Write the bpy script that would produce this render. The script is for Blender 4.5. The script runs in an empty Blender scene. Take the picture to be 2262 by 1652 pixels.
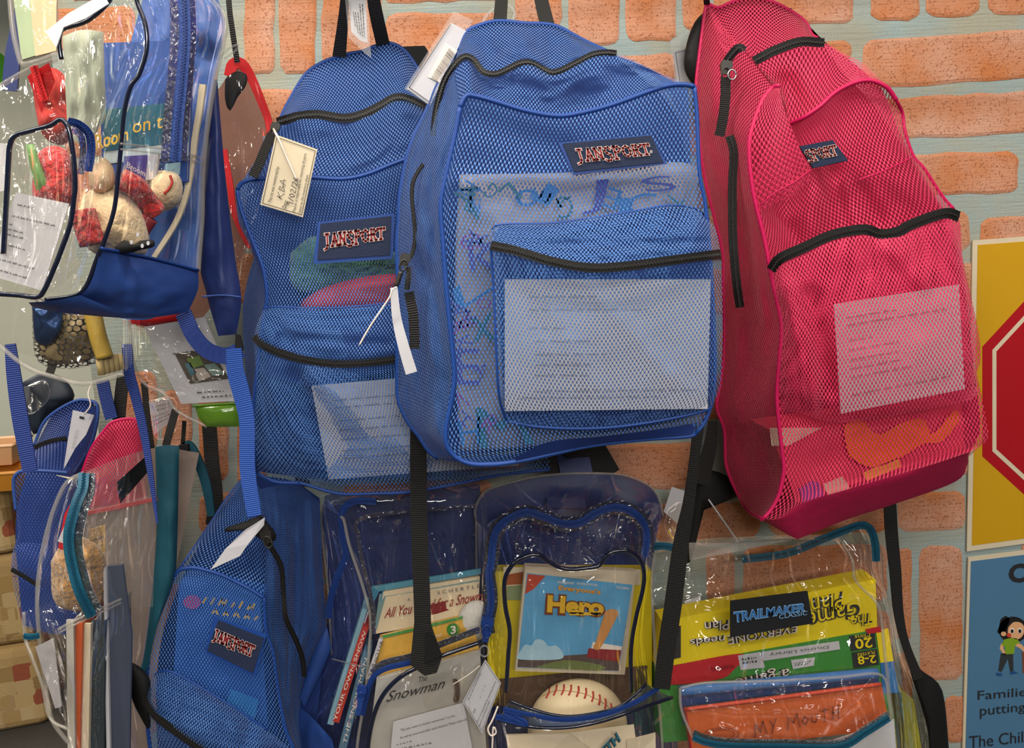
import bpy, math, random
import numpy as np
from mathutils import Vector, Matrix, noise

scene = bpy.context.scene
# ------------------------------------------------------------------ camera
W, H, F = 2262.0, 1652.0, 1900.0
CAM = np.array([0.0, -1.45, 1.42])
YAW, PITCH, ROLL = math.radians(5.0), math.radians(8.5), math.radians(3.0)
_f = np.array([math.sin(YAW) * math.cos(PITCH), math.cos(YAW) * math.cos(PITCH), -math.sin(PITCH)])
_r0 = np.array([math.cos(YAW), -math.sin(YAW), 0.0])
_u0 = np.cross(_r0, _f)
_r = _r0 * math.cos(ROLL) - _u0 * math.sin(ROLL)
_u = np.cross(_r, _f)
cd = bpy.data.cameras.new('camera'); cam = bpy.data.objects.new('camera', cd); scene.collection.objects.link(cam)
cd.sensor_width = 36.0; cd.lens = 36.0 * F / W; cd.clip_start = 0.02
cam.matrix_world = Matrix(((_r[0], _u[0], -_f[0], CAM[0]), (_r[1], _u[1], -_f[1], CAM[1]), (_r[2], _u[2], -_f[2], CAM[2]), (0, 0, 0, 1)))
scene.camera = cam

# ------------------------------------------------------------------ light
vs = scene.view_settings
vs.view_transform = 'Standard'; vs.look = 'None'; vs.gamma = 1.0; vs.use_curve_mapping = False
vs.exposure = -0.08
world = bpy.data.worlds.new('room_ambience'); scene.world = world; world.use_nodes = True
bg = world.node_tree.nodes['Background']; bg.inputs[0].default_value = (1.0, 0.96, 0.92, 1); bg.inputs[1].default_value = 0.075
scene.cycles.transparent_max_bounces = 24
scene.cycles.max_bounces = 4
scene.cycles.diffuse_bounces = 2
scene.cycles.glossy_bounces = 2
scene.cycles.use_adaptive_sampling = True
scene.cycles.adaptive_threshold = 0.04
scene.cycles.caustics_reflective = False
scene.cycles.caustics_refractive = False
scene.cycles.sample_clamp_indirect = 3.0

def area_lamp(name, loc, sx, sy, energy, col, aim=None):
    l = bpy.data.lights.new(name, 'AREA'); l.shape = 'RECTANGLE'; l.size = sx; l.size_y = sy; l.energy = energy; l.color = col
    o = bpy.data.objects.new(name, l); scene.collection.objects.link(o); o.location = loc
    if aim is not None:
        o.rotation_euler = (Vector(aim) - Vector(loc)).to_track_quat('-Z', 'Y').to_euler()
    return o
area_lamp('area_lamp', (-0.55, -0.95, 2.7), 1.2, 0.12, 27, (1.0, 0.90, 0.76))
area_lamp('area_lamp', (0.85, -1.05, 2.7), 1.2, 0.12, 14, (1.0, 0.90, 0.76))
area_lamp('area_lamp', (-0.2, -2.6, 2.7), 1.8, 0.14, 30, (1.0, 0.95, 0.88))
area_lamp('area_lamp', (0.6, -4.4, 2.5), 2.4, 0.3, 54, (1.0, 0.96, 0.92), (0.3, 0, 0.9))  # unseen low front lamp, added to brighten the lower row
area_lamp('area_lamp', (-1.7, -1.1, 2.7), 1.2, 0.12, 22, (1.0, 0.92, 0.80))
for _sx in (-1.7, -0.6, 0.5, 1.6):
    for _sy in (-1.5, -2.7, -3.9):
        _l = bpy.data.lights.new('glint_spot', 'AREA'); _l.shape = 'DISK'; _l.size = .10; _l.energy = 4.0; _l.color = (1.0, .88, .70)  # unseen small spots, added to put glints on the clear plastic
        _o = bpy.data.objects.new('glint_spot', _l); scene.collection.objects.link(_o); _o.location = (_sx, _sy, 2.68)
area_lamp('area_lamp', (-2.2, 1.4, 2.7), 1.2, 0.6, 55, (1.0, 0.92, 0.82))

# ------------------------------------------------------------------ pixel -> place
OFF = [0.0]          # extra distance from the wall of the bag being built
def P(x, y, d):
    """point of the place seen at photo pixel (x, y) lying d metres in front of the brick wall (plane Y = -d)"""
    x = np.asarray(x, float); y = np.asarray(y, float); d = np.asarray(d, float) + OFF[0]
    a = (x - W / 2) / F; b = (y - H / 2) / F
    v = _f + a[..., None] * _r - b[..., None] * _u
    t = (-d - CAM[1]) / v[..., 1]
    return CAM + v * t[..., None]

def D(pts, d):
    return [(p[0], p[1], d) if len(p) == 2 else p for p in pts]

def floorpt(x, y, z=0.0):
    a = (x - W / 2) / F; b = (y - H / 2) / F
    v = _f + a * _r - b * _u
    t = (z - CAM[2]) / v[2]
    return CAM + v * t

# ------------------------------------------------------------------ objects
col = scene.collection
WL = {}
def tag(o, label=None, cat=None, group=None, kind=None):
    if label: o['label'] = label
    if cat: o['category'] = cat
    if group: o['group'] = group
    if kind: o['kind'] = kind
    return o
def _parent(o, par):
    if par is not None:
        o.parent = par
        o.matrix_parent_inverse = Matrix.Translation(-Vector(WL[par.name]))
def thing(name, label, cat, px, d, group=None):
    o = bpy.data.objects.new(name, None); col.objects.link(o)
    p = P(px[0], px[1], d); o.location = p; o.empty_display_size = 0.03
    WL[o.name] = tuple(p)
    return tag(o, label, cat, group)
def mesh(par, name, V, Fc, mat, smooth=False, uv=None, kind=None):
    V = np.asarray(V, float)
    c = (V.min(0) + V.max(0)) / 2
    me = bpy.data.meshes.new(name); me.from_pydata((V - c).tolist(), [], Fc)
    if uv is not None:
        ul = me.uv_layers.new(name='UVMap')
        li = np.empty(len(me.loops), int); me.loops.foreach_get('vertex_index', li)
        ul.data.foreach_set('uv', np.asarray(uv, float)[li].ravel())
    if smooth:
        me.polygons.foreach_set('use_smooth', [True] * len(me.polygons))
    me.materials.append(mat); me.update()
    o = bpy.data.objects.new(name, me); col.objects.link(o); o.location = c
    WL[o.name] = tuple(c)
    _parent(o, par)
    if kind: o['kind'] = kind
    return o

# ------------------------------------------------------------------ curves and patches in (pixel, pixel, depth)
def cr(poly, n):
    """smooth resample of a polyline to n points"""
    p = np.asarray(poly, float)
    if len(p) == 1: return np.repeat(p, n, 0)
    q = np.vstack([2 * p[0] - p[1], p, 2 * p[-1] - p[-2]])
    out = []
    m = 10
    for i in range(1, len(q) - 2):
        p0, p1, p2, p3 = q[i - 1], q[i], q[i + 1], q[i + 2]
        for k in range(m):
            t = k / m
            out.append(0.5 * ((2 * p1) + (-p0 + p2) * t + (2 * p0 - 5 * p1 + 4 * p2 - p3) * t * t + (-p0 + 3 * p1 - 3 * p2 + p3) * t ** 3))
    out.append(p[-1]); o = np.array(out)
    sc = np.ones(o.shape[1])
    if o.shape[1] > 2: sc[2] = 1000
    s = np.concatenate([[0], np.cumsum(np.linalg.norm(np.diff(o * sc, axis=0), axis=1))])
    if s[-1] < 1e-9: return np.repeat(p[:1], n, 0)
    t = np.linspace(0, s[-1], n)
    return np.stack([np.interp(t, s, o[:, k]) for k in range(o.shape[1])], 1)

def fbm(x, y, z):
    return noise.fractal(Vector((x, y, z)), 1.0, 2.0, 3)

def panel(par, name, T, B, L=(), R=(), mat=None, nu=26, nv=26, bulge=0.0, wr=0.0, wrs=(3, 3), folds=(), seed=0.0, kind=None, edge=5.0):
    T, B = list(T), list(B)
    L = [T[0]] + list(L) + [B[0]]; R = [T[-1]] + list(R) + [B[-1]]
    t, b, l, r = cr(T, nu), cr(B, nu), cr(L, nv), cr(R, nv)
    u = np.linspace(0, 1, nu)[None, :, None]; v = np.linspace(0, 1, nv)[:, None, None]
    S = (1 - v) * t[None] + v * b[None] + (1 - u) * l[:, None] + u * r[:, None] \
        - ((1 - u) * (1 - v) * t[0] + u * (1 - v) * t[-1] + (1 - u) * v * b[0] + u * v * b[-1])
    uu = np.repeat(u[..., 0], nv, 0); vv = np.repeat(v[..., 0], nu, 1)
    mask = np.clip(edge * np.minimum(np.minimum(uu, 1 - uu), np.minimum(vv, 1 - vv)), 0, 1)
    add = bulge * np.sqrt(np.clip(np.sin(np.pi * uu) * np.sin(np.pi * vv), 0, 1))
    if wr:
        for j in range(nv):
            for i in range(nu):
                add[j, i] += wr * mask[j, i] * fbm(uu[j, i] * wrs[0] + seed, vv[j, i] * wrs[1] - seed, seed * 1.7)
    for (x0, y0, x1, y1, a, w) in folds:
        ax = np.array([x1 - x0, y1 - y0], float); ln = ax @ ax
        k = np.clip(((S[..., 0] - x0) * ax[0] + (S[..., 1] - y0) * ax[1]) / ln, 0, 1)
        dx = S[..., 0] - (x0 + k * ax[0]); dy = S[..., 1] - (y0 + k * ax[1])
        add += a * np.exp(-(dx * dx + dy * dy) / (w * w)) * np.clip(mask * 2, 0, 1)
    S[..., 2] += add
    V = P(S[..., 0], S[..., 1], S[..., 2])
    wid = np.linalg.norm(np.diff(V, axis=1), axis=2).sum(1).mean(); hei = np.linalg.norm(np.diff(V, axis=0), axis=2).sum(0).mean()
    uv = np.stack([uu * wid + seed, vv * hei], 2).reshape(-1, 2)
    Fc = [(j * nu + i, (j + 1) * nu + i, (j + 1) * nu + i + 1, j * nu + i + 1) for j in range(nv - 1) for i in range(nu - 1)]
    return mesh(par, name, V.reshape(-1, 3), Fc, mat, True, uv, kind)

def sweep(pts, r, seg=8):
    p = np.asarray(pts, float); n = len(p)
    tan = np.gradient(p, axis=0); tan /= (np.linalg.norm(tan, axis=1)[:, None] + 1e-12)
    ref = np.array([0.0, -1.0, 0.15])
    V = []
    rr = np.broadcast_to(np.asarray(r, float), (n,))
    for k in range(n):
        a = np.cross(tan[k], ref); la = np.linalg.norm(a)
        if la < 1e-3: a = np.cross(tan[k], [1, 0, 0]); la = np.linalg.norm(a)
        a /= la; b = np.cross(tan[k], a)
        for s in range(seg):
            th = 2 * math.pi * s / seg
            V.append(p[k] + rr[k] * (math.cos(th) * a + math.sin(th) * b))
    Fc = [(k * seg + s, k * seg + (s + 1) % seg, (k + 1) * seg + (s + 1) % seg, (k + 1) * seg + s) for k in range(n - 1) for s in range(seg)]
    Fc += [tuple(range(seg))[::-1], tuple(range((n - 1) * seg, n * seg))]
    return V, Fc

def tube(par, name, pts, r, mat, n=None, seg=8):
    n = n or max(6, 6 * len(pts))
    c = cr(pts, n)
    V, Fc = sweep(P(c[:, 0], c[:, 1], c[:, 2]), r, seg)
    return mesh(par, name, V, Fc, mat, True)

def ribbon(par, name, pts, w, mat, t=0.0018, n=None, smooth=True, roll=0.0):
    """flat band of width w pixels (a number or one per point) along pts"""
    n = n or max(8, 7 * len(pts))
    ws = [w] * len(pts) if np.isscalar(w) else list(w)
    c = cr([tuple(p) + (q / 1000.0,) for p, q in zip(pts, ws)], n)
    g = np.gradient(c[:, :2], axis=0); g /= (np.linalg.norm(g, axis=1)[:, None] + 1e-9)
    px = np.stack([-g[:, 1], g[:, 0]], 1); hw = c[:, 3] * 500
    V = []
    for k in range(n):
        a = P(c[k, 0] + px[k, 0] * hw[k], c[k, 1] + px[k, 1] * hw[k], c[k, 2] + roll)
        b = P(c[k, 0] - px[k, 0] * hw[k], c[k, 1] - px[k, 1] * hw[k], c[k, 2] - roll)
        o = np.array([0, t, 0])
        V += [a, b, b + o, a + o]
    Fc = []
    for k in range(n - 1):
        for s in range(4):
            Fc.append((k * 4 + s, k * 4 + (s + 1) % 4, (k + 1) * 4 + (s + 1) % 4, (k + 1) * 4 + s))
    Fc += [(3, 2, 1, 0), ((n - 1) * 4, (n - 1) * 4 + 1, (n - 1) * 4 + 2, (n - 1) * 4 + 3)]
    V = np.array(V)
    ln = np.linalg.norm(np.diff(V[::4], axis=0), axis=1); s = np.concatenate([[0], np.cumsum(ln)])
    wm = np.linalg.norm(V[0] - V[1])
    uv = np.array([[(0, wm, wm, 0)[i % 4], s[i // 4]] for i in range(len(V))])
    return mesh(par, name, V, Fc, mat, False, uv)

def slab(par, name, poly, t, mat, smooth_n=0, uvq=None):
    """outline traced in the photo at its own depth, extruded t metres towards the wall"""
    p = np.asarray(poly, float)
    if smooth_n:
        q = cr(np.vstack([p, p[:1]]), smooth_n + 1)[:-1]; p = q
    Vf = P(p[:, 0], p[:, 1], p[:, 2]); n = len(Vf)
    V = np.vstack([Vf, Vf + np.array([0, t, 0])])
    Fc = [tuple(range(n))[::-1], tuple(range(n, 2 * n))] + [(i, (i + 1) % n, n + (i + 1) % n, n + i) for i in range(n)]
    x0, z0 = V[:, 0].min(), V[:, 2].min()
    uv = np.stack([V[:, 0] - x0, V[:, 2] - z0], 1)
    return mesh(par, name, V, Fc, mat, False, uv)

def pillow(par, name, poly, d, thick, mat, n=40, rings=5, wr=0.0, seed=0.0, t_back=None):
    """soft rounded solid with the given outline: domed to the front and to the back"""
    p = cr(D(list(poly) + [poly[0]], d), n + 1)[:-1]
    c = p.mean(0)
    V = []; Fc = []
    tb = thick if t_back is None else t_back
    def ring(s, dd):
        for k in range(n):
            q = c + (p[k] - c) * s
            e = wr * fbm(q[0] * .02 + seed, q[1] * .02, seed) if s < .99 else 0
            V.append(P(q[0], q[1], q[2] + dd + e * (1 if dd >= 0 else -1)))
    S = [math.cos(math.pi / 2 * k / rings) for k in range(rings)]
    Z = [math.sin(math.pi / 2 * k / rings) for k in range(rings)]
    for s, z in zip(S, Z): ring(s, z * thick)
    V.append(P(c[0], c[1], c[2] + thick)); top = len(V) - 1
    b0 = len(V)
    for s, z in zip(S[1:], Z[1:]): ring(s, -z * tb)
    V.append(P(c[0], c[1], c[2] - tb)); bot = len(V) - 1
    for r in range(rings - 1):
        for k in range(n):
            Fc.append((r * n + k, r * n + (k + 1) % n, (r + 1) * n + (k + 1) % n, (r + 1) * n + k))
    for k in range(n): Fc.append(((rings - 1) * n + k, (rings - 1) * n + (k + 1) % n, top))
    for r in range(rings - 1):
        for k in range(n):
            A = (lambda r_, k_: k_ if r_ == 0 else b0 + (r_ - 1) * n + k_)
            Fc.append((A(r, (k + 1) % n), A(r, k), A(r + 1, k), A(r + 1, (k + 1) % n)))
    for k in range(n): Fc.append((b0 + (rings - 2) * n + (k + 1) % n, b0 + (rings - 2) * n + k, bot))
    V = np.array(V); uv = np.stack([V[:, 0], V[:, 2]], 1)
    return mesh(par, name, V, Fc, mat, True, uv)

# ------------------------------------------------------------------ flat print on a quad
def q3(quad, d):
    return np.array([(p[0], p[1], d if len(p) == 2 else p[2]) for p in quad], float)   # TL TR BR BL
def onquad(q, uv, lift):
    u = uv[:, :1]; v = uv[:, 1:2]
    s = (1 - v) * ((1 - u) * q[0] + u * q[1]) + v * ((1 - u) * q[3] + u * q[2])
    return P(s[:, 0], s[:, 1], s[:, 2] + lift)
def text(par, name, s, quad, d, mat, bold=0.0, lift=0.0012, shear=0.0):
    cu = bpy.data.curves.new('t', 'FONT'); cu.body = s; cu.offset = bold; cu.resolution_u = 3; cu.shear = shear
    o = bpy.data.objects.new('t', cu); col.objects.link(o)
    me = o.to_mesh()
    V = np.empty(len(me.vertices) * 3); me.vertices.foreach_get('co', V); V = V.reshape(-1, 3)
    Fc = [tuple(p.vertices) for p in me.polygons]
    o.to_mesh_clear(); bpy.data.objects.remove(o); bpy.data.curves.remove(cu)
    mn, mx = V.min(0), V.max(0)
    uv = np.stack([(V[:, 0] - mn[0]) / (mx[0] - mn[0]), 1 - (V[:, 1] - mn[1]) / (mx[1] - mn[1])], 1)
    return mesh(par, name, onquad(q3(quad, d), uv, lift), Fc, mat)
def strokes(par, name, lines, quad, d, mat, w=0.05, lift=0.0012, asp=None):
    """pen strokes in unit coordinates (0..1, y up) of a quad"""
    q = q3(quad, d)
    if asp is None:
        asp = (np.linalg.norm(q[1, :2] - q[0, :2]) + np.linalg.norm(q[2, :2] - q[3, :2])) / (np.linalg.norm(q[3, :2] - q[0, :2]) + np.linalg.norm(q[2, :2] - q[1, :2]))
    V = []; Fc = []
    for ln in lines:
        p = np.array(ln, float); p = np.stack([p[:, 0] * asp, 1 - p[:, 1]], 1)
        for a, b in zip(p[:-1], p[1:]):
            e = b - a; L = np.linalg.norm(e)
            if L < 1e-9: continue
            e /= L; n = np.array([-e[1], e[0]]) * w / 2; a2 = a - e * w * .38; b2 = b + e * w * .38
            k = len(V); V += [a2 + n, b2 + n, b2 - n, a2 - n]; Fc.append((k, k + 1, k + 2, k + 3))
    V = np.array(V); V[:, 0] /= asp
    return mesh(par, name, onquad(q, V, lift), Fc, mat)
def scribble(rows, seed=0, h=0.35, step=0.012):
    """rows of tiny handwriting-like marks: (u0, u1, v, height)"""
    rnd = random.Random(seed); out = []
    for (u0, u1, v, hh) in rows:
        u = u0
        while u < u1:
            wl = rnd.uniform(.03, .11); e = min(u + wl, u1); ln = []; k = 0
            while u < e:
                ln.append((u, v + hh * (k % 2) * rnd.uniform(.5, 1))); u += step; k += 1
            if len(ln) > 1: out.append(ln)
            u += step * 1.6
    return out
GL = {
 'J': [[(.55, 1), (.55, .1), (.4, -.12), (.05, -.2)], [(.25, 1), (.85, 1)]],
 'A': [[(.1, 0), (.5, 1), (.9, 0)], [(.25, .35), (.75, .35)], [(-.08, 0), (.28, 0)], [(.7, 0), (1.08, 0)]],
 'N': [[(.15, 0), (.15, 1), (.85, 0), (.85, 1)], [(-.02, 0), (.32, 0)], [(-.05, 1), (.2, 1)], [(.68, 1), (1.03, 1)]],
 'S': [[(.88, .82), (.65, 1), (.3, .95), (.15, .72), (.35, .5), (.75, .32), (.85, .05), (.6, -.2), (.3, -.2), (.02, -.08)]],
 'P': [[(.2, -.12), (.2, 1), (.65, 1), (.92, .78), (.65, .5), (.2, .5)], [(0, -.12), (.42, -.12)], [(0, 1), (.3, 1)]],
 'O': [[(.5, 1), (.15, .82), (.05, .5), (.15, .18), (.5, 0), (.85, .18), (.95, .5), (.85, .82), (.5, 1)]],
 'R': [[(.2, 0), (.2, 1), (.65, 1), (.9, .8), (.65, .55), (.2, .55)], [(.5, .55), (.95, 0)], [(0, 0), (.4, 0)], [(.8, 0), (1.1, 0)]],
 'T': [[(.5, 0), (.5, 1)], [(0, .82), (0, 1), (1, 1), (1, .82)], [(.3, 0), (.7, 0)]],
}
def word(s, gap=1.10):
    out = []; n = len(s)
    for i, c in enumerate(s):
        for ln in GL[c]:
            out.append([((i * gap + x * .95) / (n * gap), y) for x, y in ln])
    return out
# ------------------------------------------------------------------ materials
def lin(h):
    h = h.lstrip('#'); c = [int(h[i:i + 2], 16) / 255 for i in (0, 2, 4)]
    return tuple(x / 12.92 if x <= .04045 else ((x + .055) / 1.055) ** 2.4 for x in c) + (1.0,)
class NT:
    def __init__(s, name):
        s.m = bpy.data.materials.new(name); s.m.use_nodes = True; s.t = s.m.node_tree; s.t.nodes.clear()
        s.out = s.n('ShaderNodeOutputMaterial')
    def n(s, typ, **kw):
        x = s.t.nodes.new(typ)
        for k, v in kw.items(): setattr(x, k, v)
        return x
    def l(s, a, b): s.t.links.new(a, b)
    def math(s, op, a, b=None):
        x = s.n('ShaderNodeMath', operation=op)
        for i, q in enumerate((a, b)):
            if q is None: continue
            if isinstance(q, (int, float)): x.inputs[i].default_value = q
            else: s.l(q, x.inputs[i])
        return x.outputs[0]
MATS = {}
def mat(name, c, rough=.6, var=.12, scale=60, bump=.15, metal=0.0, spec=.4, sheen=0.0, stretch=(1, 1, 1), bd=.002):
    if name in MATS: return MATS[name]
    g = NT(name); p = g.n('ShaderNodeBsdfPrincipled'); tc = g.n('ShaderNodeTexCoord')
    mp = g.n('ShaderNodeMapping'); mp.inputs['Scale'].default_value = stretch; g.l(tc.outputs['Object'], mp.inputs[0])
    nz = g.n('ShaderNodeTexNoise'); nz.inputs['Scale'].default_value = scale; nz.inputs['Detail'].default_value = 4; g.l(mp.outputs[0], nz.inputs['Vector'])
    mx = g.n('ShaderNodeMix', data_type='RGBA'); L = lin(c)
    mx.inputs[6].default_value = tuple(x * (1 - var) for x in L[:3]) + (1,); mx.inputs[7].default_value = tuple(min(1, x * (1 + var)) for x in L[:3]) + (1,)
    g.l(nz.outputs[0], mx.inputs[0]); g.l(mx.outputs[2], p.inputs['Base Color'])
    p.inputs['Roughness'].default_value = rough; p.inputs['Metallic'].default_value = metal; p.inputs['Specular IOR Level'].default_value = spec
    p.inputs['Sheen Weight'].default_value = sheen
    if bump:
        b = g.n('ShaderNodeBump'); b.inputs['Strength'].default_value = bump; b.inputs['Distance'].default_value = bd
        g.l(nz.outputs[0], b.inputs['Height']); g.l(b.outputs[0], p.inputs['Normal'])
    g.l(p.outputs[0], g.out.inputs[0]); MATS[name] = g.m
    return g.m
def net(name, c, c2, cu=.0050, cv=.0084, ax=.305, ay=.35, hole=1.0):
    """knitted net cloth: staggered oval holes in metres of cloth"""
    g = NT(name); uv = g.n('ShaderNodeUVMap'); sp = g.n('ShaderNodeSeparateXYZ'); g.l(uv.outputs[0], sp.inputs[0])
    u = g.math('DIVIDE', sp.outputs[0], cu); v = g.math('DIVIDE', sp.outputs[1], cv)
    def cell(off):
        fx = g.math('SUBTRACT', g.math('FRACT', g.math('ADD', u, 100 + off)), .5); fy = g.math('SUBTRACT', g.math('FRACT', g.math('ADD', v, 100 + off)), .5)
        return g.math('SQRT', g.math('ADD', g.math('POWER', g.math('ABSOLUTE', g.math('DIVIDE', fx, ax)), 2.0), g.math('POWER', g.math('ABSOLUTE', g.math('DIVIDE', fy, ay)), 2.0)))
    dd = g.math('MINIMUM', cell(0), cell(.5))
    mr = g.n('ShaderNodeMapRange'); g.l(dd, mr.inputs[0]); mr.inputs[1].default_value = .92; mr.inputs[2].default_value = 1.08
    p = g.n('ShaderNodeBsdfPrincipled'); p.inputs['Roughness'].default_value = .55; p.inputs['Sheen Weight'].default_value = .25
    tc = g.n('ShaderNodeTexCoord'); nz = g.n('ShaderNodeTexNoise'); nz.inputs['Scale'].default_value = 25; g.l(tc.outputs['Object'], nz.inputs['Vector'])
    mx = g.n('ShaderNodeMix', data_type='RGBA'); mx.inputs[6].default_value = lin(c); mx.inputs[7].default_value = lin(c2); g.l(nz.outputs[0], mx.inputs[0]); g.l(mx.outputs[2], p.inputs['Base Color'])
    b = g.n('ShaderNodeBump'); b.inputs['Strength'].default_value = .5; b.inputs['Distance'].default_value = .0012; g.l(dd, b.inputs['Height']); g.l(b.outputs[0], p.inputs['Normal'])
    tr = g.n('ShaderNodeBsdfTransparent'); ms = g.n('ShaderNodeMixShader')
    g.l(mr.outputs[0], ms.inputs[0]); g.l(tr.outputs[0], ms.inputs[1]); g.l(p.outputs[0], ms.inputs[2]); g.l(ms.outputs[0], g.out.inputs[0])
    MATS[name] = g.m; return g.m
def vinyl(name, tint='#f7f6f4', rough=.06, haze=.006, bump=.40, su=22, sv=3.0, gain=1.1, ridge=.9):
    """clear soft plastic sheet"""
    g = NT(name); uv = g.n('ShaderNodeUVMap'); mp = g.n('ShaderNodeMapping'); mp.inputs['Scale'].default_value = (su, sv, 1); g.l(uv.outputs[0], mp.inputs[0])
    nz = g.n('ShaderNodeTexNoise'); nz.inputs['Scale'].default_value = 1.0; nz.inputs['Detail'].default_value = 1.2; nz.inputs['Distortion'].default_value = .6; g.l(mp.outputs[0], nz.inputs['Vector'])
    b = g.n('ShaderNodeBump'); b.inputs['Strength'].default_value = bump; b.inputs['Distance'].default_value = .02; g.l(nz.outputs[0], b.inputs['Height'])
    if ridge:
        m2_ = g.n('ShaderNodeMapping'); m2_.inputs['Scale'].default_value = (17, 5, 1); m2_.inputs['Rotation'].default_value = (0, 0, .35); g.l(uv.outputs[0], m2_.inputs[0])
        n2 = g.n('ShaderNodeTexNoise'); n2.inputs['Scale'].default_value = 1.0; n2.inputs['Detail'].default_value = 1.0; n2.inputs['Distortion'].default_value = .4; g.l(m2_.outputs[0], n2.inputs['Vector'])
        cs = g.n('ShaderNodeMath', operation='SUBTRACT', use_clamp=True); cs.inputs[0].default_value = 1.0; g.l(g.math('MULTIPLY', g.math('ABSOLUTE', g.math('SUBTRACT', n2.outputs[0], .5)), 22.0), cs.inputs[1])
        b2 = g.n('ShaderNodeBump'); b2.inputs['Strength'].default_value = ridge; b2.inputs['Distance'].default_value = .0034; g.l(cs.outputs[0], b2.inputs['Height']); g.l(b.outputs[0], b2.inputs['Normal']); b = b2
    tr = g.n('ShaderNodeBsdfTransparent'); tr.inputs[0].default_value = lin(tint)
    df = g.n('ShaderNodeBsdfDiffuse'); df.inputs[0].default_value = (.9, .9, .88, 1)
    gl = g.n('ShaderNodeBsdfGlossy'); gl.inputs['Roughness'].default_value = rough; fr = g.n('ShaderNodeFresnel'); fr.inputs[0].default_value = 1.5
    if bump: g.l(b.outputs[0], gl.inputs['Normal']); g.l(b.outputs[0], fr.inputs['Normal'])
    m1 = g.n('ShaderNodeMixShader'); m1.inputs[0].default_value = haze; g.l(tr.outputs[0], m1.inputs[1]); g.l(df.outputs[0], m1.inputs[2])
    f2 = g.n('ShaderNodeMath', operation='MULTIPLY', use_clamp=True); g.l(fr.outputs[0], f2.inputs[0]); f2.inputs[1].default_value = gain
    m2 = g.n('ShaderNodeAddShader'); g.l(f2.outputs[0], gl.inputs['Color']); g.l(m1.outputs[0], m2.inputs[0]); g.l(gl.outputs[0], m2.inputs[1])
    g.l(m2.outputs[0], g.out.inputs[0]); MATS[name] = g.m; return g.m
def clearhard(name, c, alpha, rough=.32):
    g = NT(name); p = g.n('ShaderNodeBsdfPrincipled'); p.inputs['Base Color'].default_value = lin(c); p.inputs['Alpha'].default_value = alpha
    p.inputs['Roughness'].default_value = rough; p.inputs['Specular IOR Level'].default_value = .9; p.inputs['Coat Weight'].default_value = 0.0
    g.l(p.outputs[0], g.out.inputs[0]); MATS[name] = g.m; return g.m
def webbing(name, c, period=.0028, rough=.7):
    """ribbed strap webbing"""
    g = NT(name); uv = g.n('ShaderNodeUVMap'); sp = g.n('ShaderNodeSeparateXYZ'); g.l(uv.outputs[0], sp.inputs[0])
    w = g.math('SINE', g.math('MULTIPLY', sp.outputs[1], 2 * math.pi / period))
    p = g.n('ShaderNodeBsdfPrincipled'); p.inputs['Roughness'].default_value = rough
    mx = g.n('ShaderNodeMix', data_type='RGBA'); L = lin(c); mx.inputs[6].default_value = tuple(x * .72 for x in L[:3]) + (1,); mx.inputs[7].default_value = L
    g.l(g.math('ADD', g.math('MULTIPLY', w, .5), .5), mx.inputs[0]); g.l(mx.outputs[2], p.inputs['Base Color'])
    b = g.n('ShaderNodeBump'); b.inputs['Strength'].default_value = .6; b.inputs['Distance'].default_value = .0006; g.l(w, b.inputs['Height']); g.l(b.outputs[0], p.inputs['Normal'])
    g.l(p.outputs[0], g.out.inputs[0]); MATS[name] = g.m; return g.m
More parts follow.
